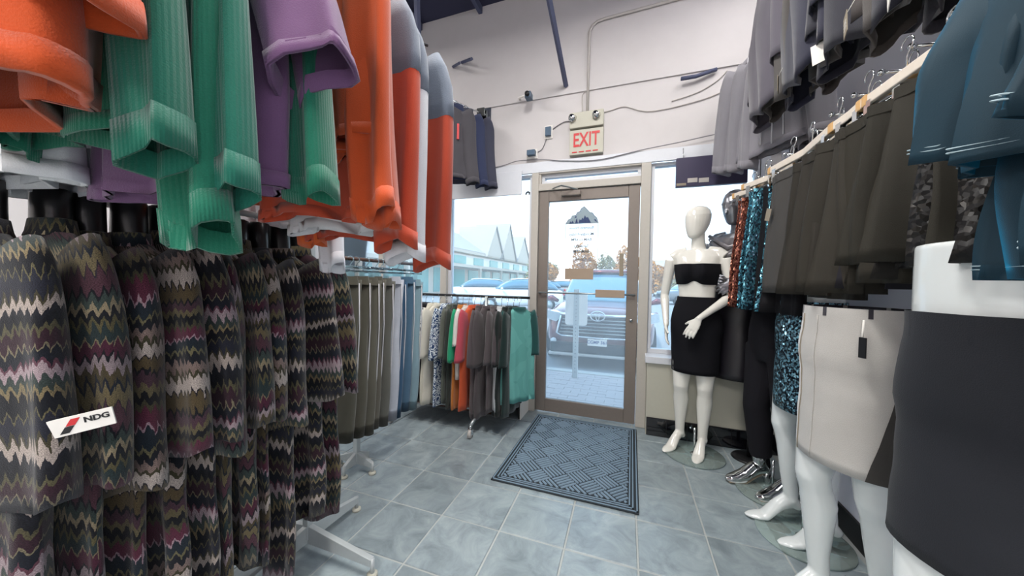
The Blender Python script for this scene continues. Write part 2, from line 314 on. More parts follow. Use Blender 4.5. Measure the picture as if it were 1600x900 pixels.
# ------------------------------------------------------------------ room shell
fl = box('floor', (-3.7, XR, -3.2, WY+.02, -.05, -.004), M['grout'], kind='structure')
ts = .3273; an = .0166; ca, sa = math.cos(an), math.sin(an)
tm = MB(); g = ts/2-.0035; b_ = .003
tm.v = [(-g,-g,-.004),(g,-g,-.004),(g,g,-.004),(-g,g,-.004),(-g+b_,-g+b_,0),(g-b_,-g+b_,0),(g-b_,g-b_,0),(-g+b_,g-b_,0)]
for q in ((4,5,6,7),(0,1,5,4),(1,2,6,5),(2,3,7,6),(3,0,4,7)): tm.face(q, [(tm.v[i][0], tm.v[i][1]) for i in q])
tme = tm.mesh('tile', False)
for i in range(-5, 9):
    for j in range(-1, 10):
        lx = (i+.5-5.748)*ts; ly = (8.739-j-.5)*ts
        X, Y = lx*ca-ly*sa, lx*sa+ly*ca
        if X+ts/2 > XR+.05 or Y+ts/2 > WY+.12 or X-ts/2 < -3.7 or Y < -.6: continue
        if X > XR-.1 : continue
        t_ = link('tile', tme, M['tile'], fl, (X, Y, random.uniform(-.0006, .0006)), an)
box('wall_left', (-3.8, -3.7, -3.2, WY+.15, 0, 4.05), M['wall'], kind='structure')
box('wall_right', (XR, XR+.1, -3.2, WY+.15, 0, 4.05), M['wall2'], kind='structure')
box('wall_back', (-3.8, XR+.1, -3.3, -3.2, 0, 4.05), M['wall'], kind='structure')
wf = MB()
wf.box(-3.7, XR, WY, WY+.15, 2.4, 4.05)
wf.box(-3.7, -.93, WY, WY+.15, 0, .32)
wf.box(.93, XR, WY, WY+.15, 0, 2.4)
wf.build('wall_front', M['wall'], smooth=False)['kind'] = 'structure'
kw = MB().box(.135, XR, 2.99, WY+.15, 0.0, .60).build('wall_knee', M['cream'], smooth=False); kw['kind'] = 'structure'
box('trim_1', (-3.7, XR, WY-.014, WY, 3.01, 3.095), M['wall'], kind='structure')          # beam line
box('trim_2', (-3.7, XR, WY-.03, WY, 2.3, 2.40), M['trim'], kind='structure')             # head of the windows
box('trim_3', (.12, XR, 2.965, WY+.1, .60, .655), M['trim'], kind='structure', bevel=.004) # sill
bl = empty('baseboard_front', kind='structure'); 
box('backing', (.14, XR, 2.982, 2.99, 0, .147), M['darkgrout'], bl)
tl = MB().box(0, .148, 0, .008, 0, .070).mesh('glazed_tile', False)
for r_ in range(2):
    for k in range(6):
        x = .143+k*.152
        if x+.15 > XR: continue
        o_ = link('glazed_tile', tl, M['blacktile'], bl, (x, 2.974+random.uniform(-.001, .001), .001+r_*.073))
bb = box('baseboard_right', (XR-.012, XR, -1, 2.95, 0, .12), M['black'], kind='structure')
ce = box('ceiling', (-3.8, XR+.1, -3.3, WY+.15, 4.05, 4.15), M['dark'], kind='structure')
for k in range(7):
    box('joist', (-3.7+k*.72, -3.66+k*.72, -3.2, WY, 3.98, 4.05), M['steel'], ce)
# steel brace running from the beam up into the ceiling
br = MB().tube([(-.62, WY-.02, 3.08), (-.62, 2.0, 3.47), (-.62, .4, 4.0)], .022, 4).build('steel_brace', M['steel'], smooth=False)
tag(br, 'blue-grey steel brace slanting up from the beam line above the exit sign', 'brace')
for k, (a, b) in enumerate([((-1.9, 2.2, 4.05), (-2.25, 2.75, 3.2)), ((-1.72, 2.3, 4.05), (-2.0, 2.8, 3.1))]):
    tag(MB().tube([a, b], .03, 6).build('truss_strut', M['steel'], smooth=False), ('farther', 'nearer')[k]+' dark strut of the ceiling truss behind the hanging sweaters', 'strut', None)
for k, (a, b) in enumerate([((-1.73, WY, 3.535), (-1.53, WY-.16, 3.43)), ((-1.83, WY, 3.51), (-1.68, WY-.14, 3.43))]):
    x = MB().tube([a, b], .017, 4).build('wall_peg', M['steel'], smooth=False); tag(x, ('dark peg arm on the upper front wall, farther from the sweaters', 'dark peg arm on the upper front wall, half hidden by the grey-shouldered sweater')[k], 'bracket')
rod = MB().tube([(.34, 3.07, 2.945), (.45, 3.08, 2.95), (.60, 3.1, 2.99)], .016, 8).build('wall_rod', M['steel']); tag(rod, 'short dark steel rod on the front wall left of the grey jackets', 'rod')

# window / door frames
fr = MB()
for x0, x1 in ((-.93, -.862), (.055, .135)): fr.box(x0, x1, WY-.03, WY+.09, 0 if x0 < 0 else 0, 2.3)
fr.box(-.862, .055, WY-.03, WY+.09, 2.125, 2.19)
fr.box(-.862, .055, WY-.025, WY+.09, 2.285, 2.3)
fr.box(-.862, -.84, WY-.02, WY+.08, 2.19, 2.285)
fr.build('trim_4', M['frame'], smooth=False, bevel=.004)['kind'] = 'structure'
def window(n, x0, x1, z0, z1, mull=()):
    e_ = empty('window_%d' % n, ((x0+x1)/2, WY+.05, z0), kind='structure')
    h = (x1-x0)/2; H = z1-z0
    f = MB().box(-h, h, -.04, .03, 0, .035).box(-h, h, -.04, .03, H-.03, H).box(-h, -h+.03, -.04, .03, .035, H-.03).box(h-.03, h, -.04, .03, .035, H-.03)
    f.build('window_frame', M['trim'], e_, smooth=False, bevel=.003)
    for m_ in mull: box('mullion', (m_-(x0+x1)/2-.03, m_-(x0+x1)/2+.03, -.05, .04, .035, H-.03), M['frame'], e_)
    box('pane', (-h+.03, h-.03, -.003, .003, .035, H-.03), M['glass'], e_)
window(1, -3.7, -1.93, .32, 2.3, (-2.75,)); window(2, -1.86, -.93, .32, 2.3); window(3, -.84, .055, 2.19, 2.285); window(4, .135, .93, .655, 2.3)
box('trim_5', (-1.93, -1.86, WY-.03, WY+.09, 0, 2.3), M['frame'], kind='structure')
box('trim_6', (.93, .99, WY-.01, WY+.09, .6, 2.3), M['trim'], kind='structure')

# door
DX0, DX1, DZ = -.858, .051, 2.12
d = empty('door_1', (DX0, WY+.01, 0), kind='structure')
w_ = DX1-DX0
lf = MB().box(0, .095, -.022, .022, .012, DZ).box(w_-.095, w_, -.022, .022, .012, DZ).box(.095, w_-.095, -.022, .022, .012, .135).box(.095, w_-.095, -.022, .022, DZ-.10, DZ)
lf.build('door_leaf', M['bronze'], d, smooth=False, bevel=.004)
box('pane', (.095, w_-.095, -.004, .004, .135, DZ-.10), M['dglass'], d)
MB().tube([(.02, -.05, 1.155), (w_-.02, -.05, 1.155)], .008, 8).build('push_bar', M['silver'], d)
for x in (.03, w_-.04): MB().tube([(x, -.05, 1.155), (x, -.02, 1.155)], .012, 8).build('bar_mount', M['bronze'], d)
box('push_plate', (.55, .80, -.066, -.05, 1.125, 1.195), M['tan'], d, bevel=.003)
MB().tube([(w_-.05, -.022, .93), (w_-.05, -.034, .93)], .014, 12).build('lock', M['chrome'], d)
box('thumb_plate', (w_-.16, w_-.125, -.012, -.004, 1.32, 1.52), M['tagtan'], d)
sg = box('door_sign', (.262, .522, -.012, -.005, 1.285, 1.385), M['tan'], d); sg['label'] = 'small tan sign on the door glass'
text('lettering', 'PUSH', .05, M['tagtan'], sg, (.392, -.004, 1.335), (R(90), 0, R(180)))
# closer
cl = MB().box(.22, .40, -.07, -.02, 2.055, 2.10).build('door_closer', M['bronze'], d, smooth=False, bevel=.006)
MB().tube([(.37, -.05, 2.11), (.24, -.16, 2.125), (.12, -.02, 2.14)], .008, 4).build('closer_arm', M['silver'], cl, smooth=False)
# decal on the glass: mountains above mirrored opening hours
dc = empty('hours_decal', (0, 0, 0)); dc.parent = d
x0, x1, zb = .255, .555, 1.805
ridge = [(x0, zb), (.28, zb+.04), (.305, zb+.05), (.315, zb+.075), (.35, zb+.08), (.362, zb+.105), (.385, zb+.11), (.40, zb+.14), (.425, zb+.155), (.455, zb+.125), (.475, zb+.10), (.50, zb+.095), (.52, zb+.065), (.54, zb+.05), (x1, zb)]
MB().tube([(a, .006, b) for a, b in ridge], .0028, 4).build('outline', M['ink'], dc, smooth=False)
MB().tube([(x0, .006, zb), (x1, .006, zb)], .002, 4).build('outline', M['ink'], dc, smooth=False)
MB().poly([(a, .0052, b) for a, b in ridge], (0, .0008, 0)).build('snow', M['paper'], dc, smooth=False)
def blot(pts): return MB().poly([(a, .0044, zb+b) for a, b in pts], (0, .0006, 0)).build('rock', M['navy'], dc, smooth=False)
blot([(.375, .004), (.385, .04), (.40, .03), (.41, .055), (.42, .04), (.432, .075), (.45, .05), (.46, .06), (.49, .004)])
blot([(.29, .004), (.30, .025), (.31, .012), (.32, .03), (.335, .004)]); blot([(.345, .004), (.352, .035), (.362, .055), (.366, .02), (.372, .004)])
blot([(.53, .035), (.54, .02), (.55, .004), (.535, .012), (.515, .03)]); blot([(.335, .05), (.35, .075), (.36, .06), (.35, .055)])
for x in (x0, x1): MB().tube([(x, .006, zb), (x, .006, 1.385)], .0018, 4).build('side_line', M['ink'], dc, smooth=False)
for s_, z, sz in (('Business Hours', 1.765, .036), ('Monday-Friday', 1.705, .038), ('8AM to 6PM', 1.655, .036), ('Saturday', 1.595, .038), ('8AM-5PM', 1.545, .036), ('Closed', 1.475, .034)):
    text('lettering', s_, sz, M['ink'], dc, ((x0+x1)/2, .005, z), (R(90), 0, R(180)), bold=.0006)
box('underline', (x0+.035, x1-.035, .004, .005, 1.742, 1.7445), M['ink'], dc)
text('lettering', '9', .11, M['ink'], None, (-.992, WY+.045, 2.105), (R(90), 0, R(180)), bold=.003)
nn = C.objects[-1]; nn.name = 'number_decal'; tag(nn, 'dark mirrored numeral on the glass just left of the door', 'decal')

# valance board over the left window
vb = box('window_valance', (-3.6, -1.03, WY-.05, WY-.032, 2.1, 2.33), M['trim'], bevel=.004); tag(vb, 'white valance board across the top of the left window', 'valance')

# ceiling lamps, the last one added for the right wall
for k, (lx, ly, lz) in enumerate(LAMPS):
    e_ = empty('ceiling_light', (lx, ly, lz+.02), 0, ('fluorescent strip light over the middle of the shop', 'fill strip light hung low behind the camera on the left', 'fill strip light hung low at the back of the shop', 'fluorescent strip light over the jogger rack', 'added unseen strip light brightening the right wall')[k], 'light', 'ceiling strip lights')
    wd = .14 if k < 4 else .10; box('housing', (-wd, wd, -.68, .68, .02, .08), M['trim'], e_); box('diffuser', (-wd+.02, wd-.02, -.65, .65, 0.0, .02), M['lampdiff'], e_)
    for yy in (-.5, .5): MB().tube([(0, yy, .08), (0, yy, 4.03-lz)], .006, 6).build('drop_rod', M['silver'], e_)

# ------------------------------------------------------------------ wall fittings
ex = empty('exit_sign', (-.425, WY, 2.42), 0, 'cream exit sign with red letters and two emergency lamp heads over the door', 'sign')
box('lamp_box', (-.145, .155, -.075, 0, .235, .375), M['cream'], ex, bevel=.006)
box('sign_panel', (-.145, .155, -.055, 0, 0, .225), M['cream'], ex, bevel=.004)
xt = text('lettering', 'EXIT', .175, M['red'], ex, (0.005, -.057, .125), (R(90), 0, 0), bold=.003); xt.scale = (.66, 1, 1)
for k in range(4): box('red_bar', (-.12+k*.062, -.075+k*.062, -.058, -.055, .018, .028), M['red'], ex)
for x in (-.10, .11):
    h = MB().tube([(x, -.05, .34), (x-.02, -.10, .32)], .034, 14, rs=[.024, .036]).build('lamp_head', M['cream'], ex); MB().tube([(x-.0205, -.1, .319), (x-.023, -.106, .317)], .032, 14).build('lens', M['chrome'], h)
cn = MB().tube([(-.42, WY-.015, 2.795), (-.415, WY-.015, 3.53), (-.395, WY-.015, 3.58), (-.35, WY-.015, 3.61), (-.28, WY-.015, 3.62), (XR-.01, WY-.015, 3.66)], .012, 8).build('conduit', M['cablel']); tag(cn, 'painted conduit rising from the exit sign and bending to the right', 'conduit')
def cable(name, pts, label, m=M['cable'], r=.004, y=WY-.008):
    P = [Vector((a, y, b)) for a, b in pts]; Q = []
    for i in range(len(P)-1):
        p0, p1, p2, p3 = P[max(i-1, 0)], P[i], P[i+1], P[min(i+2, len(P)-1)]
        for k in range(6):
            t = k/6; Q.append(.5*((2*p1)+(p2-p0)*t+(2*p0-5*p1+4*p2-p3)*t*t+(3*p1-p0-3*p2+p3)*t**3))
    Q.append(P[-1]); return tag(MB().tube(Q, r, 6).build(name, m), label, 'cable')
cable('wall_cable', [(-1.5, 2.37), (-1.23, 2.40), (-1.06, 2.43), (-.79, 2.41), (-.63, 2.385), (-.31, 2.36), (.04, 2.405), (.34, 2.435), (.64, 2.47), (.9, 2.47)], 'thin grey cable running along the wall just above the door and windows', y=WY-.038)
cable('wall_cable', [(-.31, 2.79), (-.21, 2.80), (-.1, 2.815), (.03, 2.76), (.13, 2.74), (.33, 2.75), (.57, 2.79), (.75, 2.86)], 'grey cable waving from the exit sign towards the grey jackets', M['cablel'])
cable('wall_cable', [(.28, 2.80), (.47, 2.84), (.61, 2.91), (.68, 2.98)], 'short cable drooping from the bracket beside the grey jackets', M['cablel'])
cable('wall_cable', [(-.43, 3.01), (-.47, 2.97), (-.46, 2.80)], 'short cable beside the conduit on top of the exit sign', M['cablel'])
cable('wall_cable', [(-.90, 2.50), (-.84, 2.53), (-.80, 2.62), (-.76, 2.69), (-.64, 2.755), (-.56, 2.75)], 'cable linking the small slate box to the exit sign')
def gadget(nm, loc, w, dp, h, mats, label, cat, rz=0):
    e_ = empty(nm, loc, rz, label, cat); box('back_plate', (-w/2-.012, w/2+.012, -.012, 0, -h/2-.02, h/2+.02), mats[0], e_, bevel=.003); box('cover', (-w/2, w/2, -dp, -.012, -h/2, h/2), mats[1], e_, bevel=.004); return e_
gadget('sensor_box', (-.78, WY, 2.68), .055, .04, .085, (M['paper'], M['plug']), 'white wall box with a slate-blue face left of the exit sign', 'box')
gadget('wall_plug', (-.93, WY-.03, 2.48), .08, .06, .05, (M['paper'], M['plug']), 'small dark plug box above the left corner of the door', 'plug')
cm = empty('security_camera', (-1.03, WY, 3.03), 0, 'small camera on a white arm on the beam line', 'camera')
MB().tube([(-.04, 0, .0), (-.04, -.05, 0), (.07, -.09, -.005)], .011, 8).build('arm', M['paper'], cm); box('camera_head', (.05, .11, -.16, -.08, -.07, -.01), M['plug'], cm, bevel=.008); MB().tube([(.08, -.16, -.04), (.08, -.18, -.042)], .022, 12).build('lens', M['black'], cm)
tv = empty('hanging_board', (.55, 3.02, 2.04), 0, 'dark rectangular screen hanging back-to-front at the top of the right window', 'screen')
box('panel', (-.235, .26, -.02, .02, 0, .235), M['screen'], tv, bevel=.004); box('sticker', (-.23, -.16, -.022, -.02, .01, .03), M['tagtan'], tv); box('sticker', (-.15, -.08, -.022, -.02, .03, .065), M['cablel'], tv); box('sticker', (-.07, .0, -.022, -.02, .025, .06), M['cablel'], tv)
for x in (-.18, .2): MB().tube([(x, 0, .235), (x, .04, .33)], .004, 6).build('bracket', M['chrome'], tv)

# ------------------------------------------------------------------ door mat
mt = empty('door_mat', (-.37, 2.475, 0), 0, 'grey rubber door mat with a woven rib pattern in front of the door', 'mat')
box('base', (-.437, .437, -.56, .56, .001, .009), M['matbase'], mt, bevel=.003)
bd = MB()
for k, hgt in ((0, .013), (.022, .0125), (.040, .012)):
    a, b, w2 = .430-k, .553-k, .007
    bd.box(-a, a, -b, -b+w2, .009, hgt).box(-a, a, b-w2, b, .009, hgt).box(-a, -a+w2, -b, b, .009, hgt).box(a-w2, a, -b, b, .009, hgt)
bd.build('border', M['mat'], mt, smooth=False)
rb = MB(); B = .118; c45 = math.cos(PI/4)
for i in range(-9, 10):
    for j in range(-9, 10):
        for k in range(5):
            off = (k+.5)/5*B; L0, L1 = .004, B-.004
            if (i+j) % 2: p, q = (i*B+off, j*B+L0), (i*B+off, j*B+L1)
            else: p, q = (i*B+L0, j*B+off), (i*B+L1, j*B+off)
            P = []
            pts = [Vector((p[0]*c45-p[1]*c45, p[0]*c45+p[1]*c45)), Vector((q[0]*c45-q[1]*c45, q[0]*c45+q[1]*c45))]
            ins = [s for s in [pts[0].lerp(pts[1], t/8) for t in range(9)] if abs(s.x) < .377 and abs(s.y) < .50]
            if len(ins) < 2: continue
            a, b = ins[0], ins[-1]; dd = (b-a).normalized(); nn_ = Vector((-dd.y, dd.x))*.0072; n2 = nn_*.55
            bse = len(rb.v)
            rb.v += [(*(a-nn_), .009), (*(b-nn_), .009), (*(b+nn_), .009), (*(a+nn_), .009), (*(a-n2), .0145), (*(b-n2), .0145), (*(b+n2), .0145), (*(a+n2), .0145)]
            for f in ((4,5,6,7),(0,1,5,4),(1,2,6,5),(2,3,7,6),(3,0,4,7)): rb.face([bse+t for t in f])
o_ = rb.build('ribs', M['mat'], mt, smooth=False); o_['kind'] = 'stuff'

# ------------------------------------------------------------------ garments
def sm(x): x = max(0, min(1, x)); return x*x*(3-2*x)
def body_mesh(W, T, L, seed, flare=1.0, fold=.4, neck=.075, n=36, slope=.085, wav=0, waist=1):
    rnd = random.Random(seed); ph = [rnd.uniform(0, 6.28) for _ in range(8)]; k1, k2 = rnd.uniform(2.2, 3.4), rnd.uniform(4.5, 6.5)
    zs = [0, -.012, -.03, -.05, -.07, -slope, -slope-.03, -slope-.08, -.22]
    zs += [-.22-(L-.22)*i/12 for i in range(1, 13)]; rings = []
    def prof(z):
        if z > -slope: t = -z/slope; return neck+(W-neck)*(t**.9), .028+(T-.028)*t**.6
        t = (-z-slope)/(L-slope); wv = 1-.10*math.sin(min(1, t*2.2)*PI/2)*waist
        return W*(wv+(flare-.90)*sm(t)), T*(1+.15*math.sin(t*PI))
    for z in zs:
        w, tt = prof(z); A = T*fold*sm((-z-.08)/.35); r = []
        for j in range(n):
            c, s = math.cos(2*PI*j/n), math.sin(2*PI*j/n)
            x = w*math.copysign(abs(c)**.85, c); xn = x/W
            y = tt*math.copysign(abs(s)**.8, s)
            edge = 1-abs(c)**6
            y += A*edge*(math.sin(k1*PI*xn+ph[0]+z*1.5+(ph[2] if s > 0 else 0))+.6*math.sin(k2*PI*xn+ph[1]-z*2))
            x += .006*math.sin(z*14+ph[3])*(1 if -z > .15 else 0)
            zz = z+wav*math.sin(xn*4+ph[4])*sm((-z-L*.6)/(L*.4))
            r.append((x, y, zz))
        rings.append(r)
    last = rings[-1]; rings.append([(p[0]*.975, p[1]*.9, p[2]+.0) for p in last]); rings.append([(p[0]*.96, p[1]*.85, p[2]+.03) for p in last])
    return MB().loft(rings, False, False)
def band_from(mb, n, i0, i1, grow=1.03, dz=0):  # ribbed band following rings i0..i1 of a lofted mesh
    rings = [[Vector(mb.v[i*n+j]) for j in range(n)] for i in range(i0, i1+1)]
    out = []
    for r in rings:
        c = sum(r, Vector())/n
        if not out: out.append([c+(p-c)*.985 for p in r])
        out.append([c+(p-c)*grow for p in r])
    inner = [[p*1 for p in out[-1]]]; c = sum(out[-1], Vector())/n; inner = [c+(p-c)*.93 for p in out[-1]]
    return MB().loft(out+[inner, [p+Vector((0, 0, .02)) for p in inner]], False, False)
def sleeve_mesh(side, W, L, seed, h0=.095, h1=.075, th=.035, ang=6, n=20, fold=.25, fwd=0, wrist=0, m=14):
    rnd = random.Random(seed*7+side); ph = [rnd.uniform(0, 6.28) for _ in range(5)]
    p = Vector((W-.075, 0, -.055)); a = R(52); P = [p.copy()]; seg = L/m
    for i in range(m):
        t = (i+1)/m; aa = R(52)*(1-sm(t*4.0))+R(90-ang-3*math.sin(t*5+ph[0]))*sm(t*4.0)
        p = p+Vector((math.cos(aa), fwd*t, -math.sin(aa))).normalized()*seg; P.append(p.copy())
    rings = []
    for i, p in enumerate(P):
        t = i/m; tg = (P[min(i+1, m)]-P[max(i-1, 0)]).normalized(); nx = Vector((tg.z, 0, -tg.x)).normalized(); ny = tg.cross(nx)
        hw = h0+(h1-h0)*t; ht = th*(.75+.35*math.sin(min(1, t*3)*PI/2))
        if wrist and t > .86: hw *= 1-(t-.86)/.14*wrist
        r = []
        for j in range(n):
            c, s = math.cos(2*PI*j/n), math.sin(2*PI*j/n); d_ = 1+fold*.35*math.sin(3*2*PI*j/n+ph[1]+t*2)*sm(t*3)
            q = p+nx*(-hw*math.copysign(abs(c)**.85, c))+ny*(ht*math.copysign(abs(s)**.85, s)*d_)
            q.y += th*fold*math.sin(c*4+ph[2]+t*1.5)*sm(t*2)
            q.z += (.014*math.sin(c*2.2+ph[3])+.006*math.sin(s*2+ph[4]))*sm((t-.75)*4)
            r.append((q.x*side, q.y, q.z))
        rings.append(r)
    last = rings[-1]; c = sum((Vector(q) for q in last), Vector())/n
    rings.append([c+(Vector(q)-c)*.93 for q in last]); rings.append([c+(Vector(q)-c)*.88+Vector((0, 0, .03)) for q in last])
    return MB().loft(rings, True, False)
def garment_proto(name, W, T, L, SL, seed, mats, flare=1.0, fold=.4, collar=0, far=1.0, cuffs=False, hem=False, ang=6, h0=.095, h1=.075, th=.035, wrist=0, neck=.075, wav=0, yoke=False, slope=.085, sfold=.25, sub=0):
    e_ = empty(name); N_ = 36
    b = body_mesh(W, T, L, seed, flare, fold, neck, N_, slope, wav); b.build('body', mats['body'], e_, sub=sub)
    if hem: band_from(b, N_, 19, 20, 1.02).build('hem_band', mats.get('rib', mats['body']), e_)
    if collar:
        rings = [[(math.cos(2*PI*j/24)*(neck+g_), math.sin(2*PI*j/24)*(.03+g_), z_) for j in range(24)] for g_, z_ in ((.012, -.014), (.008, .0), (.004, collar), (-.004, collar+.002), (-.006, collar-.02))]
        MB().loft(rings, False, False).build('collar', mats.get('rib', mats['body']), e_)
    for s in (-1, 1):
        q = sleeve_mesh(s, W, SL*(far if s < 0 else 1), seed, h0, h1, th, ang, fold=sfold, wrist=wrist); o_ = q.build('sleeve', mats.get('sleeve', mats['body']), e_, sub=sub)
        if cuffs: band_from(q, 20, 13, 14, 1.04).build('cuff', mats.get('rib', mats['body']), o_)
        if yoke: band_from(q, 20, 0, 4, 1.02).build('shoulder_panel', mats['yoke'], o_)
    if yoke: band_from(b, N_, 0, 8, 1.012).build('yoke', mats['yoke'], e_)
    return e_
PROTO = {}
def proto(key, fn):
    if key not in PROTO:
        r = fn(); PROTO[key] = [r, False]
        def rec(o):
            KID[o.name] = kids(o)
            for q in KID[o.name]: rec(q)
        rec(r)
    p = PROTO[key]
    if not p[1]: p[1] = True; return p[0]
    return copy_tree(p[0])
def place(o, loc, rz, label, cat, group=None):
    o.location = loc; o.rotation_euler = (0, 0, rz); o['label'] = label; o['category'] = cat
    if group: o['group'] = group
    elif 'group' in o: del o['group']
    return o

# hangers -----------------------------------------------------------
def hook_pts(drop, r=.019):
    return [(-r*math.cos(t), 0, -r*.9+ r*math.sin(t)) if False else (r*math.cos(PI*(1.15)-t*PI*1.15/1.0*.0), 0, 0) for t in ()] + [(r*math.cos(a), 0, -r+r*math.sin(a)+.001) for a in [R(200)-R(200+60)*k/9 for k in range(10)]] + [(0, 0, -2*r-.012), (0, 0, -drop)]
def wire_hanger(mat=None, w=.2, drop=.085):
    e_ = empty('clothes_hanger'); m_ = mat or M['black']
    MB().tube(hook_pts(drop), .0022, 6).build('hook', M['chrome'], e_)
    MB().tube([(-w, 0, -drop-.085), (-w*.6, 0, -drop-.045), (-.02, 0, -drop-.004), (.02, 0, -drop-.004), (w*.6, 0, -drop-.045), (w, 0, -drop-.085)], .006, 6, rs=[.004, .006, .008, .008, .006, .004]).build('shoulder_bar', m_, e_)
    return e_
def torso_form():
    e_ = empty('neck_form_hanger')
    MB().tube(hook_pts(.055), .003, 6).build('hook', M['chrome'], e_)
    b = MB().ell([(-.040, 0, 0, .028, .024), (-.042, 0, 0, .040, .032), (-.045, 0, 0, .043, .034), (-.09, 0, 0, .045, .034), (-.14, 0, .0, .050, .034), (-.175, 0, 0, .058, .028), (-.20, 0, 0, .095, .020), (-.24, 0, 0, .14, .016), (-.30, 0, 0, .15, .014), (-.34, 0, 0, .12, .012)], 20)
    b.build('neck_and_shoulders', M['blackrub'], e_); 
    MB().ell([(-.0395, 0, 0, .03, .025), (-.0385, 0, 0, .03, .025)], 16).build('neck_cap', M['black'], e_)
    return e_
def clip_hanger(bar, kind):
    e_ = empty(kind); drop = .085 if 'wood' in kind else .075; w = .175
    MB().tube(hook_pts(drop, .02), .0024 if 'wood' in kind else .004, 6).build('hook', M['chrome'] if 'wood' in kind else M['clear'], e_)
    if 'wood' in kind: box('bar', (-w, w, -.009, .009, -drop-.032, -drop), bar, e_, bevel=.003); 
    else: MB().tube([(-w, 0, -drop), (-.05, 0, -drop+.012), (.05, 0, -drop+.012), (w, 0, -drop)], .006, 8).build('bar', bar, e_); MB().tube([(-w, 0, -drop-.018), (w, 0, -drop-.018)], .004, 8).build('lower_bar', bar, e_)
    cmat = M['chrome'] if 'wood' in kind else M['clear']
    if 'wood' in kind:
        for s in (-1, 1): box('end_cap', (s*w-.012, s*w+.012, -.0105, .0105, -drop-.034, -drop+.002), M['wood'], e_, bevel=.003)
        MB().tube([(-w+.02, 0, -drop-.05), (w-.02, 0, -drop-.05)], .003, 6).build('clip_rod', M['chrome'], e_)
    for s in (-1, 1):
        x = s*(w-.045); MB().box(x-.014, x+.014, -.012, -.005, -drop-.085, -drop-.022).box(x-.014, x+.014, .005, .012, -drop-.085, -drop-.022).box(x-.010, x+.010, -.006, .006, -drop-.05, -drop-.042).build('clip', cmat, e_, smooth=False)
    return e_

# ---- long zigzag knit coats on black neck forms
ZC = [['#0c0e16', '#4b4733', '#2c1722', '#6b6450', '#10141f', '#54323e', '#8f7f84', '#2c3634', '#6f6349', '#0d1018', '#57523a', '#1c1e2a', '#3a3626', '#9a8f88', '#14161f'],
      ['#0b0d14', '#3d3b2a', '#4c2032', '#8c767e', '#151f28', '#5b573f', '#0e111a', '#6f5f5a', '#33301f', '#9a908a', '#17151d', '#4a3f2a', '#0d0f16', '#3f2a34', '#57503a'],
      ['#0f1219', '#4d4830', '#1d2a2c', '#6b614c', '#3c1628', '#0b0e15', '#7c7074', '#3f3826', '#131a26', '#5f563e', '#26202a', '#462b35', '#0e1018', '#2f3b38', '#7d725c']]
ZM = [zigzag('zigzag_knit', .13+.3*k, ZC[k], (1.0, .8, 1.15)[k]) for k in range(3)]
coatY = [.30, .40, .455, .53, .605, .68, .75, .82, .89, .965, 1.045]
RAILZ = 1.50
ordn = ['leftmost', 'second', 'third', 'fourth', 'fifth', 'sixth', 'seventh', 'eighth', 'ninth', 'tenth', 'rightmost']
tagpos = None
for k, y in enumerate(coatY):
    sd_ = k % 3; small = (0, .015, -.01)[k % 3]
    L = 1.22 - .05*(k % 2) + .02*math.sin(k*2)
    co = proto(('coat', sd_), lambda: garment_proto('zigzag_coat', .205, .031, 1.17, .58, 11+sd_*5, dict(body=ZM[sd_], rib=ZM[sd_]), flare=1.12, fold=.45, collar=.03, ang=5, h0=.085, h1=.098, th=.034, neck=.062, wav=.02, sfold=.3, slope=.10))
    zm = ZM[(k*2+k//3) % 3]; setmats(co, dict(body=zm, sleeve=zm, collar=zm))
    where = 'leftmost, nearest the camera' if k == 0 else ('last before the chrome stand post' if k == 10 else '%s from the left along its rail' % ordn[k])
    if k == 1: where = 'second from the left, with a white swing tag on its sleeve'
    place(co, (-1.37+random.uniform(-.012, .012), y, RAILZ-.16+small), R(random.uniform(-9, 9) if k != 1 else 0), 'dark zigzag-knit coat, '+where, 'coat', 'zigzag coats on the floor rack')
    if k < 2: co.scale = (1, 1, (.90, .95)[k])
    h = proto('torso_form', torso_form); place(h, (co.location.x, y, RAILZ+.0), co.rotation_euler.z, 'black padded neck-form hanger inside the zigzag coat, '+('leftmost' if k == 0 else 'rightmost by the stand post' if k == 10 else '%s from the left' % ordn[k]), 'hanger', 'black neck-form hangers')
    if k == 1:
        tg = MB().box(-.055, .055, -.002, .002, -.024, .024).build('swing_tag', M['paper'], co, smooth=False); tg.location = (.325, -.058, -.43); tg.scale = (.8, 1, .8); tg.rotation_euler = (0, R(-10), R(52)); tg['label'] = 'white swing tag with red and black bars and NDG lettering'
        text('lettering', 'NDG', .020, M['black'], tg, (.026, -.0028, .006), (R(90), 0, 0), bold=.0006)
        MB().poly([(-.040, -.0028, -.018), (-.024, -.0028, -.018), (-.013, -.0028, -.001), (-.029, -.0028, -.001)], (0, .0005, 0)).build('black_bar', M['black'], tg, smooth=False)
        MB().poly([(-.028, -.0028, 0), (-.012, -.0028, 0), (-.001, -.0028, .017), (-.017, -.0028, .017)], (0, .0005, 0)).build('red_bar', M['red'], tg, smooth=False)

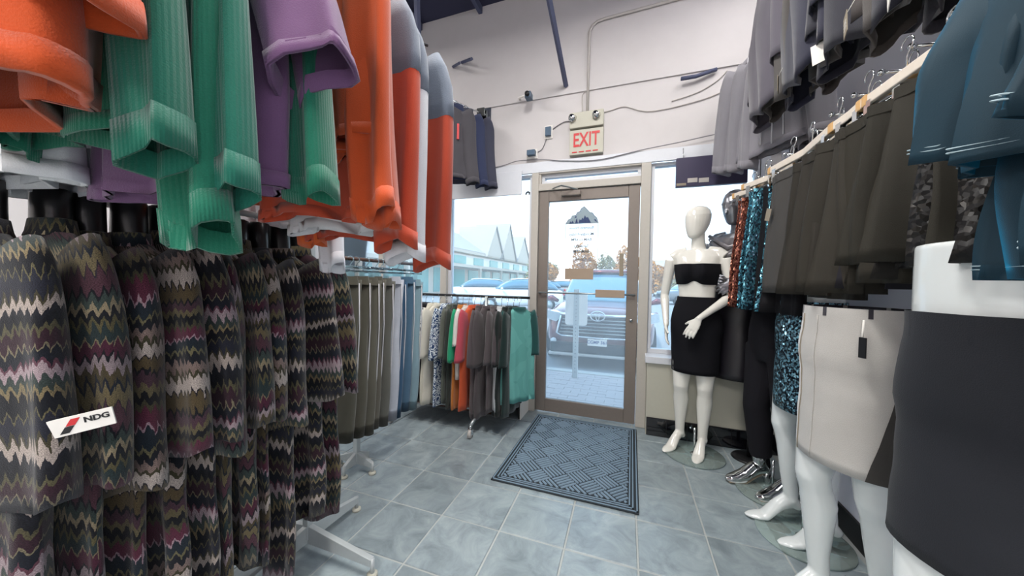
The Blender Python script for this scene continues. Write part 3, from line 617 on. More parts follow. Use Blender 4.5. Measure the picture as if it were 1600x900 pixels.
def floor_stand(name, x, y, posts, y0, y1, zr, label, railmat=None, arm=.37, cross=True):
    e_ = empty(name, (x, y, 0), 0, label, 'rack')
    for py in posts:
        box('post', (-.016, .016, py-.016, py+.016, .06, zr-.01), M['alu'], e_, bevel=.003)
        for dx, dy in ((1, 0), (-1, 0), (0, 1), (0, -1)):
            l = arm if dx else arm*.78
            m_ = MB(); t_ = .012
            px_, py_ = -dy*t_, dx*t_
            a = Vector((0, py, 0)); b = Vector((dx*l, py+dy*l, 0)); n_ = Vector((px_, py_, 0))
            bs = len(m_.v)
            m_.v += [tuple(a-n_+Vector((0,0,.045))), tuple(b-n_+Vector((0,0,.045))), tuple(b+n_+Vector((0,0,.045))), tuple(a+n_+Vector((0,0,.045))), tuple(a-n_+Vector((0,0,.125))), tuple(b-n_+Vector((0,0,.075))), tuple(b+n_+Vector((0,0,.075))), tuple(a+n_+Vector((0,0,.125)))]
            for f in ((3,2,1,0),(4,5,6,7),(0,1,5,4),(1,2,6,5),(2,3,7,6),(3,0,4,7)): m_.face(f)
            lg = m_.build('leg', M['alu'], e_, smooth=False, bevel=.002)
            MB().tube([(b.x, b.y, .075), (b.x, b.y, .012)], .009, 8).build('foot_stem', M['alu'], lg); MB().ell([(0, b.x, b.y, .022, .022), (.012, b.x, b.y, .022, .022), (.016, b.x, b.y, .012, .012)], 16).build('glide', M['cream'], lg)
    MB().tube([(0, y0-y, zr), (0, y1-y, zr)], .012, 10, ref=(0, 0, 1)).build('rail', railmat or M['alu'], e_)
    return e_
floor_stand('floor_rack', -1.37, 1.11, (0, -1.25), -.2, 1.16, RAILZ-.012, 'steel floor rack with splayed flat legs carrying the zigzag coats')

# ---- sweaters on the upper rail
def sweater(kind, seed):
    F_ = fabric('#666666'); base = dict(body=F_)
    if kind == 'tee': return garment_proto('sweatshirt', .25, .035, .50, .30, seed, base, fold=.5, hem=True, cuffs=True, ang=22, h0=.085, h1=.070, th=.035, collar=.02, sfold=.6)
    if kind == 'box': return garment_proto('sweatshirt', .27, .045, .60, .50, seed, base, fold=.5, hem=True, cuffs=True, ang=7, h0=.08, h1=.06, th=.04, collar=.02, sfold=.5, far=.8, wav=.012)
    if kind == 'yoke': return garment_proto('color_block_sweater', .25, .032, .56, .60, seed, dict(body=F_, yoke=F_), fold=.4, hem=True, cuffs=True, ang=3, h0=.075, h1=.055, th=.030, collar=.02, yoke=True, sfold=.4, far=.72, wav=.014)
    if kind == 'wide': return garment_proto('wide_sleeve_sweater', .25, .032, .50, .62, seed, base, fold=.5, hem=True, cuffs=True, ang=5, h0=.060, h1=.044, th=.026, collar=.02, sfold=.45, far=.72, wav=.014)
    return garment_proto('ribbed_sweater', .25, .03, .46, .62, seed, base, fold=.5, hem=True, cuffs=True, ang=5, h0=.055, h1=.034, th=.022, collar=.02, sfold=.4, far=.72, wav=.014)
OR, GR, PU, RU, WH, GY = '#bd4c20', '#1d6b54', '#6f5074', '#a8412a', '#cfd0d4', '#6f7885'
# (kind, colour, centre Y, rail X, drop of the collar, turn, sleeve-end height tweak, description)
SW = [('box', OR, .165, -.80, 2.05, -3, 'bright orange sweatshirt, leftmost in the upper row'),
      ('rib', '#17604e', .225, -.80, 2.05, 1, 'dark green ribbed sweater right of the leftmost orange sweatshirt'),
      ('wide', GR, .275, -.80, 1.965, 4, 'green ribbed sweater with the lowest wide cuff in the upper row'),
      ('rib', '#1e6a58', .325, -.785, 2.02, -6, 'green ribbed sweater just left of the purple one'),
      ('tee', PU, .38, -.79, 1.90, 4, 'dusty purple short-sleeved sweatshirt between green sweaters'),
      ('wide', GR, .47, -.79, 2.055, -8, 'green sweatshirt right of the purple one'),
      ('wide', OR, .565, -.78, 2.05, 6, 'orange sweatshirt right of the green sweaters'),
      ('wide', '#b84c28', .63, -.80, 2.04, -2, 'darker orange sweatshirt left of the grey-shouldered sweaters'),
      ('yoke', '#b5452a', .70, -.80, 1.98, 3, 'rust sweater with grey shoulders, left of the white one'),
      ('yoke', WH, .765, -.80, 1.95, -3, 'off-white sweater with grey shoulders'),
      ('yoke', RU, .845, -.79, 1.935, 4, 'red-orange sweater with grey shoulders, last in the upper row')]
UZ = 2.12
for k, (kd, col, y, x, zc, rz, lab) in enumerate(SW):
    g_ = proto(('sw', kd, 0 if kd != 'wide' else k % 2), lambda: sweater(kd, 31+k))
    isrib = kd == 'rib' or col == GR
    f_ = fabric(col, rib=150 if isrib else 0, heather=.10 if isrib else .05); fr_ = fabric(col, rib=220, heather=.06)
    mp = dict(body=f_, sleeve=f_, cuff=fr_ if isrib else f_, hem_band=f_, collar=f_)
    if kd == 'yoke': mp.update(yoke=fabric(GY, heather=.1), shoulder_panel=fabric(GY, heather=.1), collar=fabric('#c8742c'))
    setmats(g_, mp); place(g_, (x, y, zc), R(rz), lab, 'sweater', 'sweaters on the upper rail')
    h = proto('wire_hanger', lambda: wire_hanger(M['black'])); place(h, (x, y, UZ), R(rz), 'black hanger of the ' + lab.split(',')[0], 'hanger', 'hangers of the upper rail')
ur = empty('ceiling_rail', (-.80, .5, UZ), 0, 'high hanging rail that carries the orange, green and purple sweaters', 'rail')
MB().tube([(0, -.6, 0), (0, .46, 0)], .012, 10).build('rail', M['alu'], ur)
for yy in (-.55, .40): MB().tube([(0, yy, 0), (0, yy, 4.05-UZ)], .008, 8).build('drop_rod', M['alu'], ur)
# row behind: white / orange / patterned hems showing under the sweaters
SB = [('box', '#d2d6da', .30, 2.04, 3, 'white sweatshirt, leftmost of the row hanging behind the bright sweaters'),
      ('box', '#c3c8ce', .40, 2.05, -3, 'pale grey sweatshirt beside the leftmost white one'),
      ('box', '#cbc6cc', .50, 2.06, 3, 'pale sweatshirt behind the green ribbed cuffs'),
      ('wide', GR, .60, 2.05, -2, 'green sweatshirt in the row behind the purple one'),
      ('tee', '#7d4f7c', .70, 2.05, -2, 'plum short-sleeved sweatshirt in the rear row'),
      ('wide', '#c45a2c', .82, 2.03, 4, 'orange sweatshirt in the rear row with one cuff above neck forms'),
      ('wide', '#dcdee4', .95, 1.95, -3, 'white sweatshirt in the rear row with a long sleeve hanging low'),
      ('rib', '#c4552a', 1.10, 2.02, 2, 'orange sweater, farthest of the rear row')]
for k, (kd, col, y, zc, rz, lab) in enumerate(SB):
    g_ = proto(('sw', kd, 0 if kd != 'wide' else k % 2), lambda: sweater(kd, 31+k)); f_ = fabric(col, heather=.05)
    setmats(g_, dict(body=f_, sleeve=f_, cuff=f_, hem_band=f_, collar=f_)); place(g_, (-1.28, y, zc), R(rz), lab, 'sweater', 'sweaters of the rear upper row'); g_.scale = (1, 1, 1 if k in (0, 1, 2, 5, 6) else .80)
    h = proto('wire_hanger', lambda: wire_hanger(M['black'])); place(h, (-1.28, y, zc+.09), R(rz), 'black hanger of the ' + lab.split(',')[0], 'hanger', 'hangers of the rear upper row')
ur = empty('ceiling_rail', (-1.28, .5, 2.15), 0, 'high hanging rail behind the sweaters, carrying the white and orange tops', 'rail')
MB().tube([(0, -.4, 0), (0, .72, 0)], .012, 10).build('rail', M['alu'], ur)
for yy in (-.3, .70): MB().tube([(0, yy, 0), (0, yy, 4.05-2.15)], .008, 8).build('drop_rod', M['alu'], ur)

# ---- joggers on clear clip hangers
def joggers(seed, L=.97, w=.17):
    e_ = empty('joggers'); rnd = random.Random(seed); ph = rnd.uniform(0, 6)
    for s in (-1, 1):
        rings = []
        for i in range(15):
            t = i/14; z = -L*t; cx = s*(w*.5 + .015*t); hw = w*.56*(1-t*.42) ; ht = .03*(1-.15*t)
            hw += .006*math.sin(t*9+ph); cy = .008*s+.01*math.sin(t*5+ph)
            rings.append([(cx+hw*math.cos(2*PI*j/20), cy+ht*math.sin(2*PI*j/20)*(1+.25*math.sin(3*2*PI*j/20+ph+t*3)), z) for j in range(20)])
        mb = MB().loft(rings, True, True); lg = mb.build('leg', fabric('#555555'), e_); band_from(mb, 20, 13, 14, 1.0).build('cuff', fabric('#555555'), lg)
        MB().tube([(s*(w*1.03-.02*0), .0, -.02), (s*(w*1.05), .006, -L*.3), (s*(w*.98), .004, -L*.62), (s*(w*.84+.0), 0, -L*.9)], .0035, 6).build('side_seam', M['zipm'], lg)
    MB().ell([(.02, 0, 0, w*.98, .03), (-.03, 0, 0, w*1.03, .036)], 24, cap=False).build('waistband', fabric('#555555'), e_)
    return e_
JG = [('#4b4a40', 'dark olive jogging pants, leftmost on the clear hangers'), ('#4f4d43', 'olive-brown jogging pants second on the clear hangers'), ('#56544a', 'olive-grey jogging pants with pale side piping, third'), ('#57544b', 'khaki-grey jogging pants, fourth on the clear hangers'),
      ('#5a5a54', 'grey-olive jogging pants next to the blue ones'), ('#aeb3bd', 'pale grey jogging pants behind the olive ones'), ('#2f4f6b', 'dark blue jogging pants between grey and steel-blue ones'), ('#48657c', 'steel-blue jogging pants near the window end'), ('#7d98a2', 'light grey-blue jogging pants, last by the window')]
for k, (col, lab) in enumerate(JG):
    y = 1.46+k*.074; g_ = proto(('jog', k % 2), lambda: joggers(3+k)); f_ = fabric(col)
    setmats(g_, dict(leg=f_, cuff=f_, waistband=f_)); place(g_, (-1.67+.012*(k % 3), y, 1.245+.01*math.sin(k*3)), R(26+random.uniform(-9, 9)), lab, 'pants', 'jogging pants on clear hangers')
    h = proto('clear', lambda: clip_hanger(M['clear'], 'clear_clip_hanger')); place(h, (g_.location.x, y, 1.39), g_.rotation_euler.z, 'clear plastic clip hanger holding the '+lab.split(',')[0], 'hanger', 'clear clip hangers')
floor_stand('floor_rack', -1.67, 1.85, (-.15,), 1.42, 2.27, 1.378, 'low floor rack with a brown rail carrying the jogging pants', M['brown'], arm=.13)

# ---- rolling rack by the window
def dress(seed, W_=.2, L_=.86, SL_=.40):
    return garment_proto('loose_dress', W_, .026, L_, SL_, seed, dict(body=fabric('#444444')), fold=.45, collar=.012, ang=5, h0=.08, h1=.085, th=.026, flare=1.05, sfold=.3)
BP = patterned('floral_cuffs', '#d9d8d4', '#3c4450', 30, 2.0, .56); BM = patterned('marble_print', '#1d3c66', '#d5dde2', 14, 6.0, .5)
TM = patterned('mint_panel', '#68ada6', '#5fa39c', 5, 1, .5)
BK = [(-1.93, '#0e1016', '#0e1016', 1.0, 'black dress at the left end of the window rack'), (-1.86, '#11131a', '#11131a', 1.02, 'black dress, second from the left on the window rack'), (-1.795, '#14161c', '#14161c', 1.0, 'black dress beside the cream one'),
      (-1.72, '#c9c4b4', BP, 1.0, 'cream dress with patterned cuffs'), (-1.645, '#cfcabc', '#cfcabc', 1.0, 'cream dress right of the patterned cuffs'), (-1.58, BM, BM, 1.0, 'blue and white swirl-printed dress'),
      (-1.52, '#50554c', '#5b5f56', .95, 'grey-green dress right of the swirl print'), (-1.465, '#2c322e', '#2c322e', 1.0, 'dark olive dress left of the ochre one'), (-1.41, '#b06a2c', '#1f8f66', 1.0, 'ochre dress with a bright green sleeve'), (-1.35, '#c8c0b8', '#d6d2cc', .7, 'white top beside the coral dress'),
      (-1.295, '#c4522e', '#b24856', 1.0, 'orange-red dress with a coral sleeve'), (-1.235, '#4e4648', '#4f474a', 1.05, 'taupe dress right of the orange one'), (-1.165, '#4c4547', '#4c4547', 1.06, 'taupe dress, second of the taupe group'), (-1.10, '#50494b', '#50494b', .98, 'taupe dress, third of the taupe group'),
      (-1.04, '#bfc3c6', '#4a4346', .95, 'white dress with a taupe sleeve'), (-.985, '#16201f', '#16201f', 1.0, 'black-green dress next to the white one'), (-.93, '#132826', '#132826', 1.0, 'dark teal dress next to the mint one')]
def mm(c): return c if not isinstance(c, str) else fabric(c, heather=.06)
for k, (x, cb, cs, ls, lab) in enumerate(BK):
    g_ = proto(('dress', k % 3), lambda: dress(50+k)); setmats(g_, dict(body=mm(cb), sleeve=mm(cs), collar=mm(cb)))
    place(g_, (x, 2.64, 1.03), R(90+random.uniform(-12, 12)), lab, 'dress', 'dresses on the rolling rack'); g_.scale = (1, 1, ls)
    h = proto('wire_hanger', lambda: wire_hanger(M['black'])); place(h, (x, 2.64, 1.122), g_.rotation_euler.z, 'black hanger of the ' + (lab if len(lab.split()) < 12 else lab.split(',')[0]), 'hanger', 'black hangers on the rolling rack')
g_ = copy_tree(PROTO[('dress', 0)][0]); setmats(g_, dict(body=TM, sleeve=mm('#1c4a48'), collar=mm('#1c4a48'))); g_.scale = (.82, 1, .90); place(g_, (-.875, 2.62, 1.03), R(52), 'mint and dark teal dress facing the door at the right end of the rack', 'dress', 'dresses on the rolling rack')
h = proto('wire_hanger', lambda: wire_hanger(M['black'])); place(h, (-.875, 2.62, 1.122), R(52), 'black hanger holding the mint dress', 'hanger', 'black hangers on the rolling rack')
rr = empty('rolling_rack', (-1.45, 2.64, 0), 0, 'chrome rolling garment rack with a black top bar in front of the left window', 'rack')
MB().tube([(-.62, 0, 1.12), (.66, 0, 1.12)], .011, 10).build('top_bar', M['black'], rr)
for x in (-.5, .27):
    MB().tube([(x, 0, .12), (x, 0, 1.12)], .016, 10).build('post', M['silver'], rr)
    f_ = MB().tube([(x, -.27, .10), (x, -.2, .125), (x, .2, .125), (x, .27, .10)], .014, 8).build('foot_bar', M['silver'], rr)
    for yy in (-.27, .27):
        cs = MB().tube([(x, yy, .10), (x, yy, .06)], .009, 8).build('caster', M['chrome'], rr)
        MB().tube([(x-.011, yy, .036), (x+.011, yy, .036)], .034, 18).build('wheel', M['cablel'], cs); MB().box(x-.017, x-.012, yy-.018, yy+.018, .03, .075).box(x+.012, x+.017, yy-.018, yy+.018, .03, .075).build('fork', M['chrome'], cs, smooth=False)
MB().tube([(-.5, 0, .125), (.27, 0, .125)], .012, 8).build('cross_bar', M['silver'], rr)
pl = empty('display_platform', (-2.1, 3.0, 0), 0, 'low black display bench with a brown front rail under the left window', 'bench')
box('bench_top', (-1.2, 1.17, -.13, .10, .26, .29), M['black'], pl); box('front_rail', (-1.2, .88, -.13, -.11, 0, .045), M['brown'], pl); box('back_board', (-1.2, 1.17, .08, .10, 0, .26), M['black'], pl)
box('end_panel', (1.15, 1.17, -.13, .08, 0, .26), M['black'], pl); box('end_edge', (1.17, 1.18, -.14, .10, 0, .31), M['paper'], pl); box('inner_panel', (-.2, -.18, -.11, .08, 0, .26), M['black'], pl)

# ---- dark jackets on a wall arm, left of the exit sign
def jacket(seed):
    e_ = garment_proto('zip_jacket', .24, .045, .66, .66, seed, dict(body=fabric('#4a474c', sheen=.1)), fold=.25, collar=.05, cuffs=True, hem=True, ang=6, h0=.09, h1=.062, th=.045)
    z_ = MB().tube([(0, -.052, -.03), (0, -.06, -.3), (0, -.058, -.64)], .004, 6).build('zip', M['zipm'], e_)
    return e_
JK = [(-1.66, 2.70, 28, '#4b494e', 'charcoal zip jacket with a red chest zip, front of the wall arm'), (-1.61, 2.80, 30, '#333a55', 'navy zip jacket in the middle of the wall arm'), (-1.56, 2.90, 26, '#3f4150', 'slate zip jacket nearest the wall')]
for k, (x, y, rz, col, lab) in enumerate(JK):
    g_ = proto('jacket', lambda: jacket(80)); f_ = fabric(col, sheen=.1); setmats(g_, dict(body=f_, sleeve=f_, cuff=f_, hem_band=f_, collar=f_)); place(g_, (x, y, 2.86), R(rz), lab, 'jacket', 'zip jackets on the front wall')
    if k == 0:
        rz_ = box('chest_zip', (.115, .135, -.062, -.05, -.32, -.18), M['red'], g_); rz_['label'] = 'red chest zip'
        MB().ell([(-.15, -.11, -.056, .028, .004), (-.142, -.11, -.058, .018, .004), (-.135, -.10, -.056, .008, .003)], 12).build('chest_logo', M['stitch'], g_)
    h = proto('wire_hanger', lambda: wire_hanger(M['black'])); place(h, (x, y, 2.95), R(rz), 'black hanger of the '+lab.split(',')[0], 'hanger', 'hangers on the front wall arm')
wa = empty('jacket_bracket', (-1.5, WY, 2.93), 0, 'steel display arm carrying the zip jackets', 'bracket'); MB().tube([(.06, 0, .02), (-.02, -.11, .02), (-.17, -.45, .01)], .008, 8).build('arm', M['chrome'], wa); box('wall_plate', (.0, .12, -.01, 0, -.04, .08), M['chrome'], wa); box('end_stop', (-.02, .06, -.05, -.03, -.01, .07), M['black'], wa)

# ---- right wall rail
def wall_rail(z, y0, y1, name, label, arms, x=.93, armlen=.17):
    e_ = empty(name, (x, (y0+y1)/2, z), 0, label, 'rail'); c = (y0+y1)/2
    box('rail', (-.005, .005, y0-c, y1-c, -.03, .03), M['railblue'], e_, bevel=.002)
    for yy in (y0+.1, c, y1-.1): MB().tube([(0, yy-c, 0), (XR-x, yy-c, 0)], .012, 8).build('bracket', M['steel'], e_)
    for yy in arms:
        a = MB().tube([(0, yy-c, .0), (-armlen, yy-c, .015)], .005, 6).build('face_out_arm', M['chrome'], e_); MB().ell([(.005, -armlen, yy-c, .004, .004), (.009, -armlen, yy-c, .009, .009), (.015, -armlen, yy-c, .011, .011), (.021, -armlen, yy-c, .009, .009), (.025, -armlen, yy-c, .004, .004)], 10).build('ball_end', M['chrome'], a)
    return e_
armsY = [1.07, 1.20, 1.33, 1.46, 1.60, 1.75, 1.90, 2.2, 2.4, 2.6, 2.8]
wall_rail(1.95, .2, 3.0, 'wall_rail', 'long grey wall rail with chrome ball-ended arms above the skirts', [.45, .74]+armsY)
wall_rail(2.95, .3, 3.0, 'wall_rail', 'upper wall rail carrying the dark coats, at the top of the right wall', [.8, 1.1, 1.4, 1.7, 2.0, 2.3, 2.75], x=.95)

def flat_skirt(seed, L=.58, w0=.135, w1=.19, pleat=.3, name='hanging_skirt', n=84, T=.026):
    e_ = empty(name); rnd = random.Random(seed); ph = [rnd.uniform(0, 6) for _ in range(4)]; rings = []
    for i in range(13):
        t = i/12; z = -L*t; w = w0+(w1-w0)*sm(t*1.3); r = []
        for j in range(n):
            c, s = math.cos(2*PI*j/n), math.sin(2*PI*j/n); A = pleat*T*(.4+1.2*t)
            y = T*(1+.5*t)*math.copysign(abs(s)**.7, s)+A*(1-abs(c)**8)*(math.sin(math.asin(max(-1, min(1, c)))*7+ph[0]+t)+.6*math.sin(math.asin(max(-1, min(1, c)))*12+ph[1]))
            r.append((w*math.copysign(abs(c)**.85, c), y, z))
        rings.append(r)
    l = rings[-1]; rings.append([(p[0]*.97, p[1]*.85, p[2]) for p in l]); rings.append([(p[0]*.96, p[1]*.8, p[2]+.03) for p in l])
    mb = MB().loft(rings, False, False); mb.build('skirt_body', fabric('#333333'), e_); band_from(mb, n, 0, 0, 1.03) if False else None
    wb = [[(p[0]*1.02, p[1]*1.12, z) for p in rings[0]] for z in (.004, -.035)]; MB().loft(wb, False, False).build('waistband', fabric('#333333'), e_)
    return e_
SK = [(1.93, .70, 1.0, '#454341', 'charcoal smooth skirt with a swing tag, first full skirt on the wall rail'), (1.88, .76, 1.0, '#302e2d', 'charcoal skirt tucked behind the first one'), (1.78, .71, 1.0, '#2e2b26', 'dark brown pleated skirt right of the charcoal one'), (1.68, .76, 1.02, '#282623', 'dark brown skirt, fourth on the rail'),
      (1.58, .71, .98, '#302d27', 'dark olive-brown skirt in the middle of the rail'), (1.50, .77, .95, '#222127', 'near-black skirt in the middle of the rail'), (1.42, .71, .92, '#2f2c25', 'dark olive-brown pleated skirt near the teal tops'), (1.34, .77, .9, '#272523', 'dark brown skirt near the teal tops'), (1.26, .71, .82, '#2d2b25', 'olive-brown skirt just left of the sparkling black one'), (1.16, .74, .85, 'SEQ', 'black skirt flecked with sequins beside the teal tops'), (1.06, .74, .85, 'SEQ', 'black sequin-flecked skirt half behind the teal tops')]
SEQB = sequin('black_sequin', '#0c0b0e', '#2a2622', 90); SEQB.node_tree.nodes['Principled BSDF'].inputs['Metallic'].default_value = .1; SEQB.node_tree.nodes['Principled BSDF'].inputs['Roughness'].default_value = .6
for k, (y, x, ls, col, lab) in enumerate(SK):
    g_ = proto(('skirt', k % 3), lambda: flat_skirt(90+k, pleat=(.2, 1.5, 1.25)[k % 3])); f_ = SEQB if col == 'SEQ' else fabric(col, heather=.03, rough=.75, sheen=0)
    setmats(g_, dict(skirt_body=f_, waistband=f_)); rz = R(-90+random.uniform(-5, 5)+(6 if k == 0 else 0)); place(g_, (x, y, 1.80), rz, lab, 'skirt', 'skirts on the right wall rail'); g_.scale = (1, 1, ls)
    h = proto('wood', lambda: clip_hanger(M['woodw'], 'wooden_clip_hanger')); place(h, (x, y, 1.955), rz, 'pale wooden clip hanger holding the '+lab.split(',')[0], 'hanger', 'wooden clip hangers')
    if k == 0: t_ = MB().box(-.02, .02, -.002, .0, -.06, 0).build('swing_tag', M['tagtan'], g_, smooth=False); t_.location = (-.09, -.045, -.16); t_.rotation_euler = (0, R(18), 0)
SR, SBU = sequin('red_sequin', '#3a0f0c', '#d08a72', 120), sequin('blue_sequin', '#0f2230', '#7fd0e8', 120)
SQ = [(2.52, .74, SR, 'copper-red sequin skirt, farthest on the wall rail'), (2.46, .70, SR, 'copper-red sequin skirt in front of the silver mannequin'), (2.38, .75, SBU, 'blue sequin skirt hanging beside the red ones'), (2.31, .71, None, 'plain black skirt between the sequin skirts'), (2.24, .70, SBU, 'narrow blue sequin skirt, second of the blue ones'), (2.15, .75, None, 'black skirt right of the blue sequins'), (2.05, .74, None, 'black skirt just behind the charcoal skirt')]
for k, (y, x, mt_, lab) in enumerate(SQ):
    g_ = proto(('skirt', k % 3), lambda: flat_skirt(90+k)); f_ = mt_ or fabric('#121116', heather=.03, rough=.8, sheen=0); setmats(g_, dict(skirt_body=f_, waistband=f_))
    rz = R(-90+(-18, 22, 15, -6, 24, 5, 0)[k]); place(g_, (x, y, 1.80), rz, lab, 'skirt', 'sequin and black skirts at the far end of the wall rail'); g_.scale = (.8, 1, 1.18)
    h = proto('wood', lambda: 0); place(h, (x, y, 1.955), rz, 'wooden clip hanger of the '+lab, 'hanger', 'wooden clip hangers')

# teal velvet tops
TV = velvet('#002c3c', .45); 
def velvet_top(seed, L, SLv, nm):
    e_ = garment_proto(nm, .19, .05, L, SLv, seed, dict(body=TV), fold=.95, collar=.015, ang=9, h0=.08, h1=.075, th=.05, flare=1.08, sfold=.8, neck=.09, slope=.08)
    return e_
def stitch_ring(mb, n, i, dz, nm, par):
    r = [Vector(mb.v[i*n+j]) for j in range(n)]; c = sum(r, Vector())/n
    pts = [c+(p-c)*1.012+Vector((0, 0, dz)) for p in r]; pts.append(pts[0]); MB().tube(pts, .0014, 4, cap=False).build(nm, M['stitch'], par)
for k, (x, y, zc, L, SLv, rz, lab, nm) in enumerate([(.60, .68, 1.82, .36, .28, -84, 'teal velvet crop top with pale stitching, beside the near mannequin', 'velvet_top'), (.66, .72, 1.80, .53, .2, -90, 'long teal velvet top hanging behind the cropped one', 'velvet_top'), (.52, .40, 1.78, .50, .28, -84, 'teal velvet top at the right edge, nearest the camera', 'velvet_top')]):
    g_ = velvet_top(101+k, L, SLv, nm); place(g_, (x, y, zc), R(rz), lab, 'top', 'teal velvet tops')
    b = body_mesh(.19, .05, L, 101+k, 1.08, .95, .09, 36, .08); 
    for dz in (.02, .027): stitch_ring(b, 36, 20, dz, 'stitching', g_)
    for s in (-1, 1):
        q = sleeve_mesh(s, .19, SLv, 101+k, .08, .075, .05, 9, fold=.8)
        for dz in (.022, .029): stitch_ring(q, 20, 14, dz, 'stitching', g_)
    h = proto('wire_hanger', lambda: 0); place(h, (x, y, zc+.12), R(rz), 'black hanger of the '+lab.split(',')[0], 'hanger', 'hangers of the teal tops')

# dark coats on the upper right rail
def dark_coat(seed): return garment_proto('dark_coat', .235, .06, .80, .60, seed, dict(body=fabric('#333333')), fold=.35, collar=.03, ang=3, h0=.095, h1=.085, th=.05, wav=.03, flare=1.1)
DK = [(2.22, .70, 3.02, '#5a5660', 'taupe-grey dress coat, farthest of the dark row on the upper rail'), (2.0, .72, 2.98, '#413c3a', 'dark taupe coat with a narrow tag, upper rail'), (1.78, .70, 2.94, '#2a2b3c', 'dark navy coat in the middle of the upper rail'), (1.58, .73, 2.90, '#443f3e', 'taupe coat with a white tag, upper rail'), (1.38, .72, 2.86, '#23232f', 'black-navy coat with a beige tag, upper rail'), (1.18, .74, 2.82, '#46413f', 'taupe coat with an ivory tag, upper rail'), (.98, .75, 2.76, '#26252d', 'near-black coat at the near end of the upper rail')]
for k, (y, x, zc, col, lab) in enumerate(DK):
    g_ = proto(('dk', k % 2), lambda: dark_coat(120+k)); f_ = fabric(col, heather=.03); setmats(g_, dict(body=f_, sleeve=f_, collar=f_)); place(g_, (x, y, zc), R(-90+random.uniform(-10, 10)), lab, 'coat', 'dark coats on the upper right rail')
    h = proto('wire_hanger', lambda: 0); place(h, (x, y, zc+.09), g_.rotation_euler.z, 'black hanger of the '+lab.split(',')[0], 'hanger', 'hangers on the upper right rail')
    if k in (1, 3, 4, 5, 6):
        t_ = MB().box(-.022, .022, -.002, 0, -.075, 0).build('swing_tag', M['paper'] if k in (3, 5) else M['tagtan'], g_, smooth=False); t_.location = (.10-.03*k, -.09, -.73); t_.rotation_euler = (0, R(12-6*k), R(60 if k == 3 else -25)); MB().tube([(0, 0, 0), (.01, .03, .06)], .001, 4).build('tag_string', M['paper'], t_)
        if k == 4:
            for zz in (-.03, -.042, -.054): box('print', (-.014, .014, -.0026, -.002, zz, zz+.004), M['paper'], t_)
for k, (y, x, rz, lab) in enumerate([(2.70, .78, -48, 'light grey zip hoodie with white piping, nearest the front wall'), (2.58, .80, -58, 'light grey zip jacket beside the hoodie'), (2.44, .82, -66, 'light grey jacket half hidden by the dark coats')]):
    g_ = copy_tree(PROTO['jacket'][0])
    f_ = fabric('#85838a', heather=.04); setmats(g_, dict(body=f_, sleeve=f_, cuff=f_, hem_band=fabric('#77757e'), collar=f_)); place(g_, (x, y, 2.84-.02*k), R(rz), lab, 'jacket', 'light grey jackets'); g_.scale = (.95, 1, 1.08)
    for s in (-1, 1): MB().tube([(s*.05, -.05, -.03), (s*.075, -.062, -.3), (s*.085, -.06, -.62)], .004, 6).build('piping', M['zipm'], g_)
    h = proto('wire_hanger', lambda: 0); place(h, (x, y, 2.94), R(rz), 'black hanger of the '+lab.split(',')[0], 'hanger', 'hangers of the light grey jackets')

# ------------------------------------------------------------------ mannequins
TOR = [(.80, .148, .096), (.86, .158, .104), (.92, .165, .112), (.98, .164, .110), (1.04, .155, .104), (1.10, .136, .095), (1.16, .120, .084), (1.20, .122, .083), (1.25, .130, .087), (1.32, .145, .10), (1.37, .15, .104), (1.42, .152, .092), (1.46, .16, .076), (1.495, .135, .062), (1.515, .085, .052)]
def torso_at(z):
    for a, b in zip(TOR, TOR[1:]):
        if a[0] <= z <= b[0]: t = (z-a[0])/(b[0]-a[0]); return a[1]+(b[1]-a[1])*t, a[2]+(b[2]-a[2])*t
    return (TOR[0] if z < TOR[0][0] else TOR[-1])[1:]
TOR2 = [(z, max(a, .152) if z > 1 else a, max(b, .106)) for z, a, b in TOR]
def tor2(z):
    a, b = torso_at(z); return (max(a, .152) if z > 1 else a), max(b, .106)
def leg(mb, hip, knee, ankle, toe, k=1.0):
    H, K, A, T = map(Vector, (hip, knee, ankle, toe))
    calf = K.lerp(A, .3)+Vector((0, .016, 0))
    P = [H, H.lerp(K, .3), H.lerp(K, .65), H.lerp(K, .9), K, K.lerp(A, .13)+Vector((0, .006, 0)), calf, K.lerp(A, .55)+Vector((0, .008, 0)), K.lerp(A, .8), A]
    rs = [.080, .078, .068, .057, .053, .049, .054, .045, .035, .032]
    mb.tube(P, 0, 20, rs=[r*k for r in rs], ref=(1, 0, 0))
    d_ = (T-A); d_.z = 0; d_ = d_.normalized(); base = A.z
    heel = A - d_*.035; heel.z = base-.05
    mb.tube([A+Vector((0, 0, .03)), A+Vector((0, 0, -.015)), heel, heel-Vector((0, 0, .012))], 0, 14, rs=[(.028, .03), (.031, .036), (.024, .026), (.010, .012)], ref=tuple(d_))
    sd = Vector((-d_.y, d_.x, 0))
    ball = A+d_*.115; ball.z = .024
    mid = A+d_*.055; mid.z = (base-.03)*.62+.02
    tip = A+d_*.185; tip.z = .015; t2 = A+d_*.205; t2.z = .012
    st = A-d_*.008; st.z = base-.012
    mb.tube([st, mid, ball, A+d_*.15+Vector((0, 0, .019-A.z)), tip, t2], 0, 16, rs=[(.027, .042), (.031, .030), (.040, .020), (.038, .016), (.027, .011), (.012, .006)], ref=tuple(sd))
